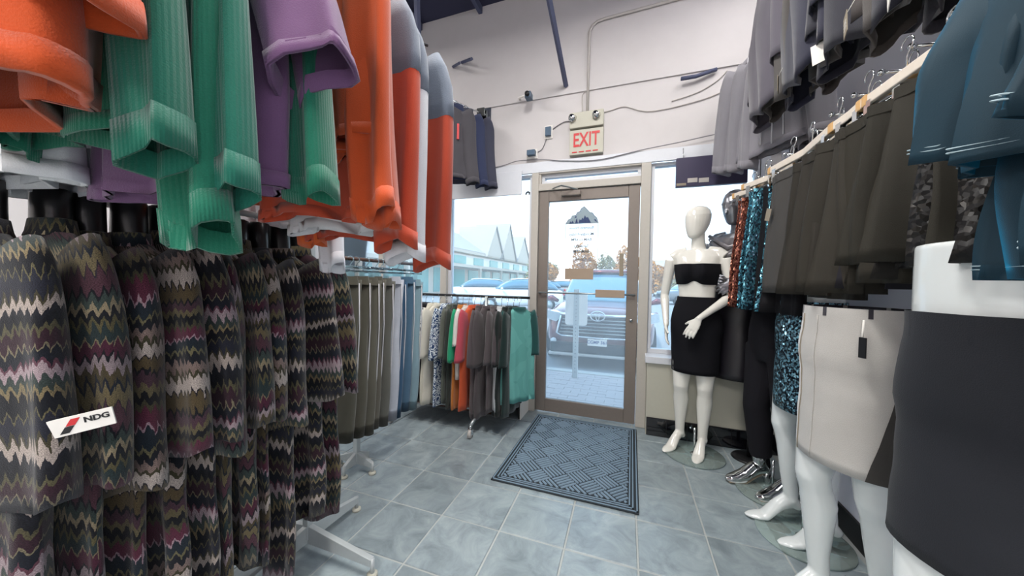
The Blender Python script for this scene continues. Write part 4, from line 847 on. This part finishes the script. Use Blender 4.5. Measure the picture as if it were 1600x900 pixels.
def hand(mb, wrist, d_, palm_n, side, curl=.35, k=1.0):
    W_ = Vector(wrist); d_ = Vector(d_).normalized(); pn = Vector(palm_n); pn = (pn-d_*pn.dot(d_)).normalized(); sd = d_.cross(pn)*side
    pc = W_+d_*.045*k
    mb.tube([W_-d_*.01, W_+d_*.02*k, W_+d_*.055*k, W_+d_*.085*k], 0, 12, rs=[(.021, .017), (.031, .013), (.038, .013), (.036, .011)], ref=tuple(sd))
    for i, (o_, l) in enumerate(((.029, .068), (.0095, .077), (-.0105, .072), (-.029, .057))):
        b = W_+d_*.078*k+sd*o_; a1 = d_+sd*o_*2.2; p1 = b+a1.normalized()*l*.45; a2 = (a1.normalized()+pn*curl).normalized(); p2 = p1+a2*l*.32; a3 = (a2+pn*curl).normalized(); p3 = p2+a3*l*.26
        mb.tube([b, p1, p2, p3, p3+a3*.003], 0, 8, rs=[.0095, .0088, .008, .0065, .003])
    b = W_+d_*.025*k+sd*.024; a1 = (d_*.75+sd*.7+pn*.25).normalized(); p1 = b+a1*.034; p2 = p1+(a1+d_*.4+pn*.2).normalized()*.030
    mb.tube([b-a1*.01, b, p1, p2, p2+a1*.003], 0, 8, rs=[.010, .012, .0102, .008, .004])
def arm(mb, sh, el, wr, k=1.0):
    S_, E_, W_ = map(Vector, (sh, el, wr))
    mb.tube([S_, S_.lerp(E_, .25), S_.lerp(E_, .7), E_, E_.lerp(W_, .2), E_.lerp(W_, .6), W_, W_.lerp(W_+(W_-E_)*.05, 1)], 0, 16, rs=[.046, .041, .035, .031, .033, .026, .020, .018])
def head(mb, c, turn, tilt=0, face=False):
    i0 = len(mb.v)
    mb.ell([(-.118, 0, -.050, .012, .012), (-.112, 0, -.046, .030, .030), (-.095, 0, -.034, .048, .052), (-.065, 0, -.020, .060, .072), (-.03, 0, -.010, .069, .087), (.01, 0, -.002, .075, .096), (.05, 0, .004, .075, .098), (.085, 0, .008, .064, .086), (.108, 0, .010, .044, .062), (.118, 0, .010, .022, .032), (.121, 0, .01, .006, .008)], 24)
    if face:
        mb.tube([(0, -.082, .025), (0, -.098, -.002), (0, -.108, -.022), (0, -.085, -.034)], 0, 8, rs=[.007, .009, .013, .008])
        mb.tube([(-.022, -.074, -.056), (0, -.083, -.055), (.022, -.074, -.056)], 0, 8, rs=[.003, .008, .003])
        for s in (-1, 1):
            mb.tube([(s*.016, -.083, .022), (s*.03, -.085, .024), (s*.045, -.074, .021)], 0, 8, rs=[.004, .009, .004]); mb.tube([(s*.074, .01, .015), (s*.080, .016, -.005), (s*.074, .012, -.03)], 0, 8, rs=[.006, .012, .005])
            mb.tube([(s*.012, -.088, .04), (s*.03, -.09, .047), (s*.052, -.074, .042)], 0, 6, rs=[.003, .005, .003])
    m_ = Matrix.Translation(Vector(c)) @ Matrix.Rotation(turn, 4, 'Z') @ Matrix.Rotation(tilt, 4, 'X'); mb.xf(m_, i0)
def pelvis(mb, z1):
    torso_at = tor2
    rg = [(.80, 0, 0, .135, .088)]+[(z, 0, 0, a, b) for z, a, b in TOR2 if .8 < z < z1]; a, b = torso_at(z1); rg += [(z1, 0, 0, a, b), (z1+.004, 0, 0, a*.97, b*.97)]
    mb.ell(rg, 32)
def disc(par, y=0, r=.2, x=0):
    e_ = MB().ell([(.0, x, y, r, r), (.008, x, y, r, r), (.010, x, y, r-.003, r-.003)], 48).build('glass_base', M['disc'], par)
    MB().ell([(.010, x, y, .028, .028), (.016, x, y, .02, .02)], 16).build('base_fitting', M['chrome'], e_); MB().tube([(x, y, .012), (x, y, .20)], .006, 8).build('support_rod', M['chrome'], e_)
# full white mannequin ---------------------------------------------------
wm = empty('mannequin', (.455, 2.80, 0), R(-20), 'white egg-headed full mannequin in a black bandeau and black skirt before the window', 'mannequin')
mb = MB(); mb.ell([(z, 0, 0, a, b) for z, a, b in TOR], 32)
leg(mb, (-.076, 0, .86), (-.082, -.035, .50), (-.095, .03, .13), (-.15, -.14, 0)); leg(mb, (.076, 0, .86), (.075, -.02, .50), (.062, .015, .12), (.058, -.18, 0))
mb.tube([(0, .012, 1.49), (0, .008, 1.54), (0, -.004, 1.60), (0, -.006, 1.64)], 0, 18, rs=[.062, .049, .044, .046]); 
mb.tube([(-.07, .01, 1.50), (-.13, .008, 1.487), (-.172, .005, 1.455)], 0, 14, rs=[.04, .044, .042]); mb.tube([(.07, .01, 1.50), (.13, .008, 1.487), (.172, .005, 1.455)], 0, 14, rs=[.04, .044, .042])
for s in (-1, 1): mb.tube([(s*.062, -.03, 1.35), (s*.066, -.085, 1.345), (s*.066, -.112, 1.342)], 0, 14, rs=[.06, .048, .022])
head(mb, (0, -.012, 1.715), R(-38), R(6))
arm(mb, (-.182, .005, 1.445), (-.232, .03, 1.17), (-.178, -.11, .955)); hand(mb, (-.178, -.112, .95), (.12, -.25, -1), (1, .2, .1), 1, .3)
arm(mb, (.182, .005, 1.445), (.222, -.005, 1.18), (.052, -.165, 1.02)); hand(mb, (.048, -.168, 1.012), (-.45, -.12, -.9), (.1, .8, -.1), -1, .22)
mb.build('mannequin_body', M['white'], wm, remesh=.0045)
def pencil(zt, zb, grow, mat, par, name='skirt', w_end=.158, d_end=.112, n=40, seed=1, cx=0, slit=0, T_=None):
    rings = []; rnd = random.Random(seed); ph = rnd.uniform(0, 6); m_ = 18
    for i in range(m_+1):
        z = zt+(zb-zt)*i/m_; a, b = (T_ or torso_at)(max(z, .86))
        if z < .92: t = sm((.92-z)/(.92-zb)); a = a+(w_end-a)*t; b = b+(d_end-b)*t
        a += grow; b += grow; r = []
        for j in range(n):
            th = 2*PI*j/n; wv = 1+.008*math.sin(3*th+ph+z*20)+.006*math.sin(z*55+ph+th)
            r.append((cx*(zt-z)+a*math.cos(th)*wv, b*math.sin(th)*wv, z))
        rings.append(r)
    l = rings[-1]; rings.append([(p[0]*.97, p[1]*.97, p[2]) for p in l]); rings.append([(p[0]*.965, p[1]*.965, p[2]+.03) for p in l])
    return MB().loft(rings, False, False).build(name, mat, par)
KN = fabric('#101016', heather=.04, sheen=0)
pencil(1.165, .605, .009, KN, wm, w_end=.150, d_end=.108)
bn = []
for i in range(9):
    z = 1.255+.15*i/8; a, b = torso_at(z); r = []
    for j in range(40):
        th = 2*PI*j/40; x, y = (a+.007)*math.cos(th), (b+.007)*math.sin(th); zz = z
        if math.sin(th) < 0:
            bu = max(0, 1-abs(abs(x)-.062)/.062); y -= .055*bu*math.sin(min(1, max(0, (z-1.25)/.12))*PI*.62); 
            if i < 3: zz += .03*(1-i/3)*math.exp(-(x/.03)**2)
        r.append((x, y, zz))
    bn.append(r)
MB().loft(bn, False, False).build('bandeau_top', KN, wm, sub=1)
disc(wm, -.04, .20, .02)
# lower-body forms ----------------------------------------------------
def lower_form(z1=1.245):
    e_ = empty('skirt_mannequin'); mb = MB(); pelvis(mb, z1)
    leg(mb, (-.076, 0, .86), (-.088, -.05, .50), (-.10, .0, .14), (-.11, -.2, 0)); leg(mb, (.076, 0, .86), (.082, .0, .50), (.075, .06, .14), (.075, -.15, 0))
    mb.build('mannequin_legs', M['whitem'], e_, remesh=.006); disc(e_, .0, .19, 0); return e_
SB1 = sequin('blue_sequin_cloth', '#16202c', '#9fd8ee', 130)
F1 = proto('lower', lower_form); place(F1, (.83, 2.04, 0), R(-82), 'white lower-body mannequin in a blue sequin skirt, behind the grey-skirted one', 'mannequin', 'white lower-body mannequins')
F2 = lower_form(1.09); place(F2, (.75, 1.52, 0), R(-68), 'white lower-body mannequin in a pale grey skirt with a dark side panel', 'mannequin', 'white lower-body mannequins')
F3 = lower_form(1.26); place(F3, (.765, 1.02, 0), R(-62), 'white lower-body mannequin in a plain black pencil skirt, nearest the camera', 'mannequin', 'white lower-body mannequins')
F4 = copy_tree(F1); place(F4, (.83, 2.42, 0), R(-70), 'lower-body mannequin in black trousers and silver ankle boots', 'mannequin')
pencil(1.10, .60, .010, SB1, F1, seed=2, T_=tor2)
for F_ in (F1, F2, F3): F_.scale = (1.02, 1.02, 1.075)
GS, LG = fabric('#b7b4b0', heather=.07), fabric('#d5d4d2', heather=.03); DKG = fabric('#383634', heather=.05)
s2 = pencil(1.10, .59, .010, GS, F2, seed=3, w_end=.156, d_end=.116, T_=tor2)
def patch(par, src, a0, a1, i0, i1, mat, name, grow=1.012, n=40, curve=0):
    me = src.data; rings = []
    for i in range(i0, i1+1):
        t = (i-i0)/(i1-i0); r = []
        for k in range(9):
            lo = a0+curve*(t-.5)*(1 if True else 0); ang_ = lo+(a1-lo)*k/8; jf = (ang_/360*n) % n; j = int(jf); q = jf-j
            p = me.vertices[i*n+j].co.lerp(me.vertices[i*n+(j+1) % n].co, q); r.append((p.x*grow, p.y*grow, p.z))
        rings.append(r)
    return MB().loft(rings, False, False, closed=False).build(name, mat, par)
patch(F2, s2, 0, 360, 0, 1, fabric('#34323a'), 'waistband', 1.014)
patch(F2, s2, 335, 400, 3, 18, DKG, 'side_panel', 1.010, curve=-38)['label'] = 'dark charcoal side panel'
patch(F2, s2, 190, 235, 2, 18, LG, 'front_panel', 1.008)
for a_, cv in ((238, 0), (262, 8)):
    pts = [s2.data.vertices[i*40+int(a_/360*40)].co*1.0 for i in range(1, 19)]; MB().tube([(p.x*1.01, p.y*1.01, p.z) for p in pts], .0022, 5).build('seam', M['tagtan'] if a_ == 238 else GS, F2)
MB().tube([(.12, -.11, 1.07), (.125, -.12, 1.0)], .003, 5).build('tag_string', M['paper'], F2); o_ = box('swing_tag', (.12, .14, -.125, -.121, .96, 1.02), M['black'], F2); 
s3 = pencil(1.115, .60, .012, fabric('#202228', heather=.05, rough=.75, sheen=.05), F3, seed=5, w_end=.165, d_end=.125, T_=tor2)
patch(F3, s3, 0, 360, 0, 2, fabric('#23252b', heather=.05, sheen=.05), 'waistband', 1.01)
MB().tube([tuple(s3.data.vertices[i*40+33].co*1.0*Vector((1, 1, 1)).x) for i in range(19)], .0016, 4).build('seam', KN, F3)
# trousers and boots
mb = MB(); mb.ell([(.80, 0, 0, .15, .098)]+[(z, 0, 0, a+.012, b+.012) for z, a, b in TOR if .82 < z < 1.12]+[(1.13, 0, 0, .142, .10)], 32)
def tleg(hip, knee, ank):
    H, K, A = map(Vector, (hip, knee, ank)); mb.tube([H, H.lerp(K, .5), K, K.lerp(A, .35)+Vector((0, .01, 0)), K.lerp(A, .8), A-Vector((0, 0, -.015))], 0, 20, rs=[.108, .088, .070, .074, .062, .060])
tleg((-.085, 0, .88), (-.088, -.05, .50), (-.10, .0, .17)); tleg((.085, 0, .88), (.082, .0, .50), (.075, .06, .17))
TR = fabric('#15141a', heather=.06, sheen=0); mb.build('trousers', TR, F4, remesh=.007)
MB().ell([(1.08, 0, 0, .160, .112), (1.10, 0, 0, .158, .11), (1.12, 0, 0, .154, .108), (1.135, 0, 0, .150, .105)], 32, cap=False).build('waistband', TR, F4)
def bootm(A, T):
    A, T = Vector(A), Vector(T); d_ = (T-A); d_.z = 0; d_.normalize(); sd = Vector((-d_.y, d_.x, 0)); m_ = MB()
    hz = .075
    m_.tube([A+Vector((0, 0, .10)), A+Vector((0, 0, .03)), A-d_*.012+Vector((0, 0, -.03)), A-d_*.018+Vector((0, 0, hz-A.z+.002))], 0, 18, rs=[(.047, .047), (.042, .048), (.036, .048), (.030, .036)], ref=tuple(sd))
    q = lambda f, z: Vector(((A+d_*f).x, (A+d_*f).y, z))
    m_.tube([q(-.03, hz+.035), q(.04, .095), q(.10, .052), q(.15, .034), q(.19, .028), q(.215, .022)], 0, 18, rs=[(.033, .036), (.038, .042), (.043, .036), (.041, .028), (.030, .018), (.012, .008)], ref=tuple(sd))
    b_o = m_.build('ankle_boot', M['boot'], F4, remesh=.004)
    MB().tube([q(-.035, hz+.01), q(-.04, .03), q(-.042, .003)], 0, 12, rs=[.026, .020, .018]).build('boot_heel', M['boot'], b_o)
    MB().tube([q(-.01, .07), q(.05, .04), q(.10, .012), q(.20, .008)], 0, 10, rs=[(.022, .004), (.026, .005), (.036, .005), (.026, .004)], ref=tuple(sd)).build('boot_sole', M['tagtan'], b_o)
bootm((-.10, .0, .14), (-.11, -.2, 0)); bootm((.075, .06, .14), (.075, -.15, 0))
# silver mannequin -----------------------------------------------------
sv = empty('silver_mannequin', (.72, 2.86, 0), R(-28), 'silver mannequin with a hair bun, grey draped top and black skirt', 'mannequin'); DZS = .12
mb = MB(); mb.ell([(z, 0, 0, a, b) for z, a, b in TOR], 28)
mb.tube([(0, .012, 1.49), (0, .0, 1.56), (0, -.01, 1.62)], 0, 16, rs=[.06, .046, .044]); head(mb, (-.01, -.03, 1.70), R(-22), R(14), True)
for s in (-1, 1): mb.tube([(s*.07, .01, 1.50), (s*.13, .008, 1.487), (s*.172, .005, 1.455)], 0, 14, rs=[.04, .044, .042])
arm(mb, (-.182, 0, 1.445), (-.27, -.02, 1.22), (-.17, -.15, 1.20)); hand(mb, (-.168, -.152, 1.2), (.8, -.2, -.2), (0, 1, 0), 1, .4)
arm(mb, (.182, 0, 1.445), (.24, -.02, 1.19), (.06, -.19, 1.17)); hand(mb, (.055, -.192, 1.168), (-.8, -.1, -.55), (0, 1, -.1), -1, .35)
b_ = mb.build('mannequin_body', M['mansilver'], sv, remesh=.005); b_.location.z = DZS
hr = MB(); hr.ell([(-.02, 0, .045, .070, .062), (.03, 0, .030, .080, .085), (.075, 0, .018, .076, .090), (.105, 0, .012, .056, .070), (.125, 0, .01, .025, .034), (.129, 0, .01, .008, .01)], 24)
hr.tube([(0, .10, .03), (0, .125, .06), (0, .145, .085)], 0, 14, rs=[.025, .045, .02]); hr.xf(Matrix.Translation((-.01, -.03, 1.70+DZS)) @ Matrix.Rotation(R(-22), 4, 'Z') @ Matrix.Rotation(R(14), 4, 'X')); hr.build('hair', M['mansilver'], sv)
dt = []
for i in range(16):
    z = 1.08+.40*i/15; a, b = torso_at(z); t = i/15; r = []
    for j in range(48):
        th = 2*PI*j/48; g = .02+.012*math.sin(7*th+z*26)+.010*math.sin(11*th-z*40)+.02*(1-t); r.append(((a+g)*math.cos(th), (b+g)*math.sin(th)-(.02 if math.sin(th) < 0 else 0)*math.sin(t*PI), z+DZS+.006*math.sin(5*th)))
    dt.append(r)
SAT = plain('grey_satin', '#6d6a6e', .35, metal=.25); MB().loft(dt, False, False).build('draped_top', SAT, sv)
mb = MB()
for j in range(5): mb.tube([(-.16+.02*j, -.09-.01*j, 1.50-.05*j), (-.02, -.135-.008*j, 1.40-.055*j), (.10+.01*j, -.11, 1.44-.05*j), (.17, -.03, 1.50-.04*j)], .02, 8, rs=[.012, .022, .02, .012])
o_ = mb.build('drape_folds', SAT, sv); o_.location.z = DZS
o_ = pencil(1.17, .46, .012, plain('black_leather', '#15131a', .32, var=.2, scale=9, bump=.4), sv, seed=9, w_end=.17, d_end=.12); o_.location.z = DZS
MB().tube([(.10, .04, .02), (.10, .04, .95)], .012, 10).build('stand_pole', M['black'], sv); MB().ell([(0, .10, .04, .11, .11), (.012, .10, .04, .10, .10)], 32).build('stand_base', M['black'], sv)

# ------------------------------------------------------------------ outside
GZ = -.2
gr = box('ground', (-70, 60, 4.95, 120, GZ-.1, GZ), M['asphalt'], kind='structure')
sw_ = box('sidewalk', (-6, 5, WY+.15, 4.80, -.2, -.045), M['mortar'], kind='structure')
bm = MB().box(0, .196, 0, .094, 0, .010).mesh('paving_brick', False)
for j in range(16):
    for i in range(11):
        x = -1.65+i*.20+(.1 if j % 2 else 0); y = WY+.17+j*.098
        if y > 4.70: continue
        link('paving_brick', bm, M['brick'], sw_, (x, y, -.045+random.uniform(-.0015, .0015)))
box('kerb', (-6, 5, 4.80, 4.95, -.21, -.03), M['kerb'], sw_, bevel=.015)
sp = empty('parking_sign', (-.70, 4.55, -.035), 0, 'perforated steel post with the pale back of a parking sign outside the door', 'sign')
mb = MB().box(-.035, .035, -.02, .02, 0, 1.2); mb.build('post', M['alu'], sp, smooth=False)
for k in range(22): MB().tube([(0, -.0205, .08+k*.05), (0, -.022, .08+k*.05)], .006, 8).build('punch_hole', M['black'], sp)
mb = MB(); rr_ = .03; pts = []
for cx_, cz_, a0 in ((.15-rr_, .51-0, 0),): pass
def rrect(x0, x1, z0, z1, r, y): return [(cx+r*math.cos(R(a)), y, cz+r*math.sin(R(a))) for cx, cz, s0 in ((x1-r, z1-r, 0), (x0+r, z1-r, 90), (x0+r, z0+r, 180), (x1-r, z0+r, 270)) for a in range(s0, s0+91, 30)]
MB().poly(rrect(-.155, .145, .71, 1.16, .035, .024), (0, .004, 0)).build('sign_plate', M['sign'], sp, smooth=False)

def car(name, x, y, rz, paint, label, L=4.6, W=1.8, H=1.6, detail=False):
    e_ = empty(name, (x, y, GZ), rz, label, 'car', 'parked cars' if not detail else None); h = W/2
    # sections along local Y, front at y=0 ; (y, zlow, zbelt, halfwidth)
    sec = [(0.0, .42, .80, .72), (.06, .32, .92, .84), (.25, .26, 1.0, .94), (.7, .24, 1.05, 1.0), (1.25, .24, 1.10, 1.0), (L*.5, .24, 1.10, 1.0), (L-.5, .26, 1.10, .98), (L-.1, .30, 1.08, .93), (L, .42, .98, .82)]
    rings = []
    for yy, z0, z1, hw in sec:
        w2 = h*hw; pr = [(-.93, 0), (-1, .25), (-1, .62), (-.965, .86), (-.86, .97), (-.5, 1.0), (0, 1.02), (.5, 1.0), (.86, .97), (.965, .86), (1, .62), (1, .25), (.93, 0), (0, -.02)]
        rings.append([(a*w2, yy, z0+(z1-z0)*b) for a, b in pr])
    MB().loft(rings, True, True).build('body_shell', paint, e_, sub=1)
    c0, c1 = 1.15, L-.25
    cab = [(c0, 1.05, .80, 1.06), (c0+.45, 1.05, .84, 1.42), (c0+.85, 1.06, .84, H-.03), (L*.55, 1.06, .84, H), (c1-.6, 1.06, .82, H-.04), (c1-.15, 1.06, .78, H-.28), (c1+.02, 1.0, .74, 1.1)]
    rings = []
    for yy, z0, hw, z1 in cab:
        w2 = h*hw*1.08; ins = .80 if z1 > 1.3 else .96; rings.append([(-w2, yy, z0), (-w2*(1+ins)/2, yy, (z0+z1)/2), (-w2*ins, yy, z1-.03), (-w2*ins*.85, yy, z1), (0, yy, z1+.02), (w2*ins*.85, yy, z1), (w2*ins, yy, z1-.03), (w2*(1+ins)/2, yy, (z0+z1)/2), (w2, yy, z0)])
    MB().loft(rings, True, True).build('glasshouse', M['carglass'], e_, sub=1)
    MB().loft([[(-h*.62*q, yy, zz), (-h*.60*q, yy, zz+.035), (0, yy, zz+.05), (h*.60*q, yy, zz+.035), (h*.62*q, yy, zz), (0, yy, zz-.01)] for yy, zz, q in ((c0+.80, H-.05, .95), (c0+1.1, H-.01, 1.0), (L*.55, H, 1.0), (c1-.65, H-.04, 1.0), (c1-.4, H-.12, .9))], True, True).build('roof', paint, e_)
    for s in (-1, 1):
        for yy in (.85, L-.85):
            wv = MB().tube([(s*(h-.19), yy, .34), (s*(h+.005), yy, .34)], .34, 26).build('wheel', M['tyre'], e_); MB().tube([(s*(h+.004), yy, .34), (s*(h+.014), yy, .34)], .21, 20).build('rim', M['silver'], wv)
        mr = MB().tube([(s*(h-.05), c0+.28, 1.06), (s*(h+.09), c0+.25, 1.12), (s*(h+.2), c0+.27, 1.12)], 0, 10, rs=[.03, (.07, .06), (.05, .04)]).build('side_mirror', paint, e_)
        MB().box(s*h*.82-.12, s*h*.82+.12, L-.07, L-.005, .82, .98).build('tail_lamp', M['red'], e_, smooth=False, bevel=.03)
        if not detail: MB().box(s*h*.70-.14, s*h*.70+.14, .0, .12, .70, .84).build('headlamp', M['lamp'], e_, smooth=False, bevel=.03)
    if not detail: box('grille', (-.35, .35, -.01, .05, .55, .78), M['black'], e_, bevel=.02)
    return e_
sv_ = car('parked_suv', -.52, 5.72, R(2), M['carred'], 'dark red SUV parked nose-in right outside the door', 4.8, 1.92, 1.74, True)
def P2(pts, y, th): return MB().poly([(a, y, b) for a, b in pts], (0, th, 0))
gp = [(-.56, .93), (.56, .93), (.66, .60), (.60, .56), (-.60, .56), (-.66, .60)]
P2(gp, -.055, .10).build('grille', M['black'], sv_, smooth=False)
for k in range(5): zz = .62+k*.055; ww = .63-k*.013; MB().tube([(-ww, -.06, zz), (0, -.075, zz), (ww, -.06, zz)], .008, 6).build('grille_slat', M['silver'], sv_)
MB().tube([(-.60, -.05, .93), (-.68, -.06, .60), (-.60, -.07, .555), (0, -.085, .545), (.60, -.07, .555), (.68, -.06, .60), (.60, -.05, .93)], .017, 8).build('grille_frame', M['chrome'], sv_)
MB().tube([(-.62, -.05, .925), (-.12, -.085, .915), (.12, -.085, .915), (.62, -.05, .925)], .026, 8).build('grille_bar', M['chrome'], sv_)
em_ = empty('front_emblem', (0, 0, 0)); em_.parent = sv_
def oval(cx, cz, rx, rz, r): return MB().tube([(cx+rx*math.cos(2*PI*k/28), -.108, cz+rz*math.sin(2*PI*k/28)) for k in range(29)], r, 6, cap=False)
oval(0, .91, .115, .078, .012).build('outer_ring', M['chrome'], em_); oval(0, .935, .065, .026, .008).build('inner_ring', M['chrome'], em_); oval(0, .905, .026, .062, .008).build('inner_ring', M['chrome'], em_)
for s in (-1, 1):
    P2([(s*.60, .93), (s*.93, .99), (s*.95, .86), (s*.70, .78), (s*.64, .84)], -.01, .25).build('headlamp', M['lamp'], sv_, smooth=False)
    MB().tube([(s*.74, -.02, .45), (s*.74, .05, .45)], .05, 14).build('fog_lamp', M['lamp'], sv_)
    MB().tube([(s*.62, 1.9, 1.76), (s*.63, 2.8, 1.80), (s*.62, 3.9, 1.75)], .018, 8).build('roof_rail', M['black'], sv_)
MB().box(-.80, .80, -.04, .10, .26, .44).build('lower_bumper', M['black'], sv_, smooth=False, bevel=.03)
MB().box(-.82, .82, -.06, .08, .215, .262).build('skid_plate', M['cablel'], sv_, smooth=False, bevel=.015)
lp = box('licence_plate', (-.155, .155, -.088, -.078, .415, .545), M['paper'], sv_, bevel=.004)
text('lettering', 'CGMP 361', .072, M['navy'], lp, (0, -.090, .475), (R(90), 0, 0), bold=.0015); text('lettering', 'ONTARIO', .022, M['navy'], lp, (0, -.090, .53), (R(90), 0, 0))
for cc in (('parked_car', -7.6, 15.2, -62, M['carwhite'], 'white car seen through the left window pane', 4.6, 1.8, 1.6), ('parked_car', -8.7, 22.5, -50, M['cargrey'], 'grey car beyond the window rack'),
           ('parked_suv', -8.0, 27.5, -55, M['carbeige'], 'beige car parked right of the grey one'), ('parked_car', -11.8, 34, -50, M['carwhite'], 'white car in the farther row near the door frame'), ('parked_car', -5.6, 30, -20, M['carblue'], 'slate-blue car seen left through the door glass'),
           ('parked_car', 2.0, 27, -60, M['cargrey'], 'grey car seen right of the door'), ('parked_car', 5.2, 33, -70, M['carwhite'], 'white car far off right of the door'), ('parked_car', -11.5, 18.5, -62, M['carwhite'], 'white car behind the jogging pants rack'), ('parked_car', -3.0, 34, -70, M['cargrey'], 'grey car far off behind the SUV roof')):
    n_, x, y, rz, m_, lab = cc[:6]; car(n_, x, y, R(rz), m_, lab)
# strip mall on the left
ml = empty('strip_mall', (-19, 42, GZ), 0, 'long low strip mall with steep gables across the car park', 'building')
box('wall', (-8, 0, -30, 34, 0, 5.1), M['stucco'], ml)
MB().poly([(.6, -30, 5.0), (.6, 34, 5.0), (-5, 34, 8.2), (-5, -30, 8.2)], (0, 0, .15)).build('roof', M['roof'], ml, smooth=False)
box('eave', (.0, .7, -30, 34, 4.75, 5.05), M['stucco'], ml); box('canopy', (0, 1.6, -30, 34, 3.0, 3.3), M['stucco'], ml); box('sign_band', (0, .15, -30, 34, 3.4, 4.6), M['sign'], ml)
for k in range(16): box('shop_window', (.0, .1, -28+k*3.8, -25.2+k*3.8, .3, 2.8), M['bwin'], ml); 
for k in range(9): box('upper_window', (.15, .25, -14+k*5, -11.2+k*5, 3.5, 4.4), M['bwin'], ml)
for k in range(9): box('column', (1.3, 1.6, -26+k*7, -25.7+k*7, 0, 3.0), M['stucco'], ml)
for yy, hh, ww in ((1.5, 9.0, 2.9), (7, 10.2, 3.2), (14.5, 9.2, 3.6), (-18, 9.0, 3.0)):
    g_ = MB().poly([(.8, yy-ww, 4.9), (.8, yy+ww, 4.9), (.8, yy, hh)], (-.2, 0, 0)).build('gable', M['stucco'], ml, smooth=False)
    MB().poly([(1.0, yy-ww-.3, 4.7), (1.0, yy, hh+.25), (-5, yy, hh+.25), (-3.5, yy-ww-.3, 4.7)], (0, 0, .1)).build('gable_roof', M['roof'], ml, smooth=False); MB().poly([(1.0, yy+ww+.3, 4.7), (1.0, yy, hh+.25), (-5, yy, hh+.25), (-3.5, yy+ww+.3, 4.7)], (0, 0, .1)).build('gable_roof', M['roof'], ml, smooth=False)
hs = empty('far_house', (5.2, 70, GZ), 0, 'distant house with a low hipped roof right of the door', 'building'); box('wall', (-5, 5, 0, 6, 0, 3.4), M['stucco'], hs)
MB().loft([[(-5.8, -.8, 3.3), (5.8, -.8, 3.3), (5.8, 6.8, 3.3), (-5.8, 6.8, 3.3)], [(-2, 2.6, 6.3), (2, 2.6, 6.3), (2, 3.4, 6.3), (-2, 3.4, 6.3)]], True, True).build('roof', M['roof'], hs, smooth=False)
def tree(x, y, h, cr_, m_, seed, label, name='autumn_tree'):
    h *= 1.25; rnd = random.Random(seed); e_ = empty(name, (x, y, GZ), 0, label, 'tree', 'trees across the car park'); MB().tube([(0, 0, 0), (.05, 0, h*.35), (0, .05, h*.7)], 0, 8, rs=[.14, .10, .04]).build('trunk', M['trunk'], e_)
    mb = MB()
    for b in range(5):
        a = rnd.uniform(0, 6.28); mb.tube([(0, 0, h*(.25+.08*b)), (cr_*.5*math.cos(a), cr_*.5*math.sin(a), h*(.5+.08*b))], .03, 5)
    mb.build('branches', M['trunk'], e_); mb = MB()
    for k in range(2600):
        a, u_ = rnd.uniform(0, 6.28), rnd.uniform(-1, 1); rr = cr_*rnd.uniform(.45, 1)**.5; s_ = math.sqrt(1-u_*u_); lump = 1+.25*math.sin(a*3+seed)+.2*math.sin(u_*5+a)
        c = Vector((rr*s_*math.cos(a)*lump, rr*s_*math.sin(a)*lump, h*.58+u_*h*.42*lump)); q = rnd.uniform(.10, .2); v1 = Vector((rnd.gauss(0, 1), rnd.gauss(0, 1), rnd.gauss(0, 1))).normalized()*q; v2 = v1.orthogonal().normalized()*q
        b0 = len(mb.v); mb.v += [tuple(c-v1), tuple(c+v2*.6), tuple(c+v1), tuple(c-v2*.6)]; mb.face([b0, b0+1, b0+2, b0+3])
    o_ = mb.build('foliage', m_, e_, smooth=False); o_['kind'] = 'stuff'
for k, (x, y, h_, c_, m_, lab) in enumerate([(-9.2, 36, 2.8, 1.5, M['leafa'], 'low golden shrub tree at the left of the door glass'), (-5.6, 42, 4.4, 1.5, M['leafa'], 'golden tree behind the hours decal, left'), (-3.0, 45, 3.8, 1.4, M['leafb'], 'dull green tree behind the SUV'), (-.6, 42, 4.2, 1.5, M['leafa'], 'golden tree at the right of the door glass'), (2.6, 44, 3.0, 1.8, M['leafa'], 'golden shrub right of the door frame'), (6.0, 48, 3.2, 1.6, M['leafb'], 'olive shrub behind the white mannequin'), (-11.5, 44, 3.4, 2.0, M['leafb'], 'olive tree at the end of the strip mall')]): tree(x, y, h_, c_, m_, 60+k, lab)
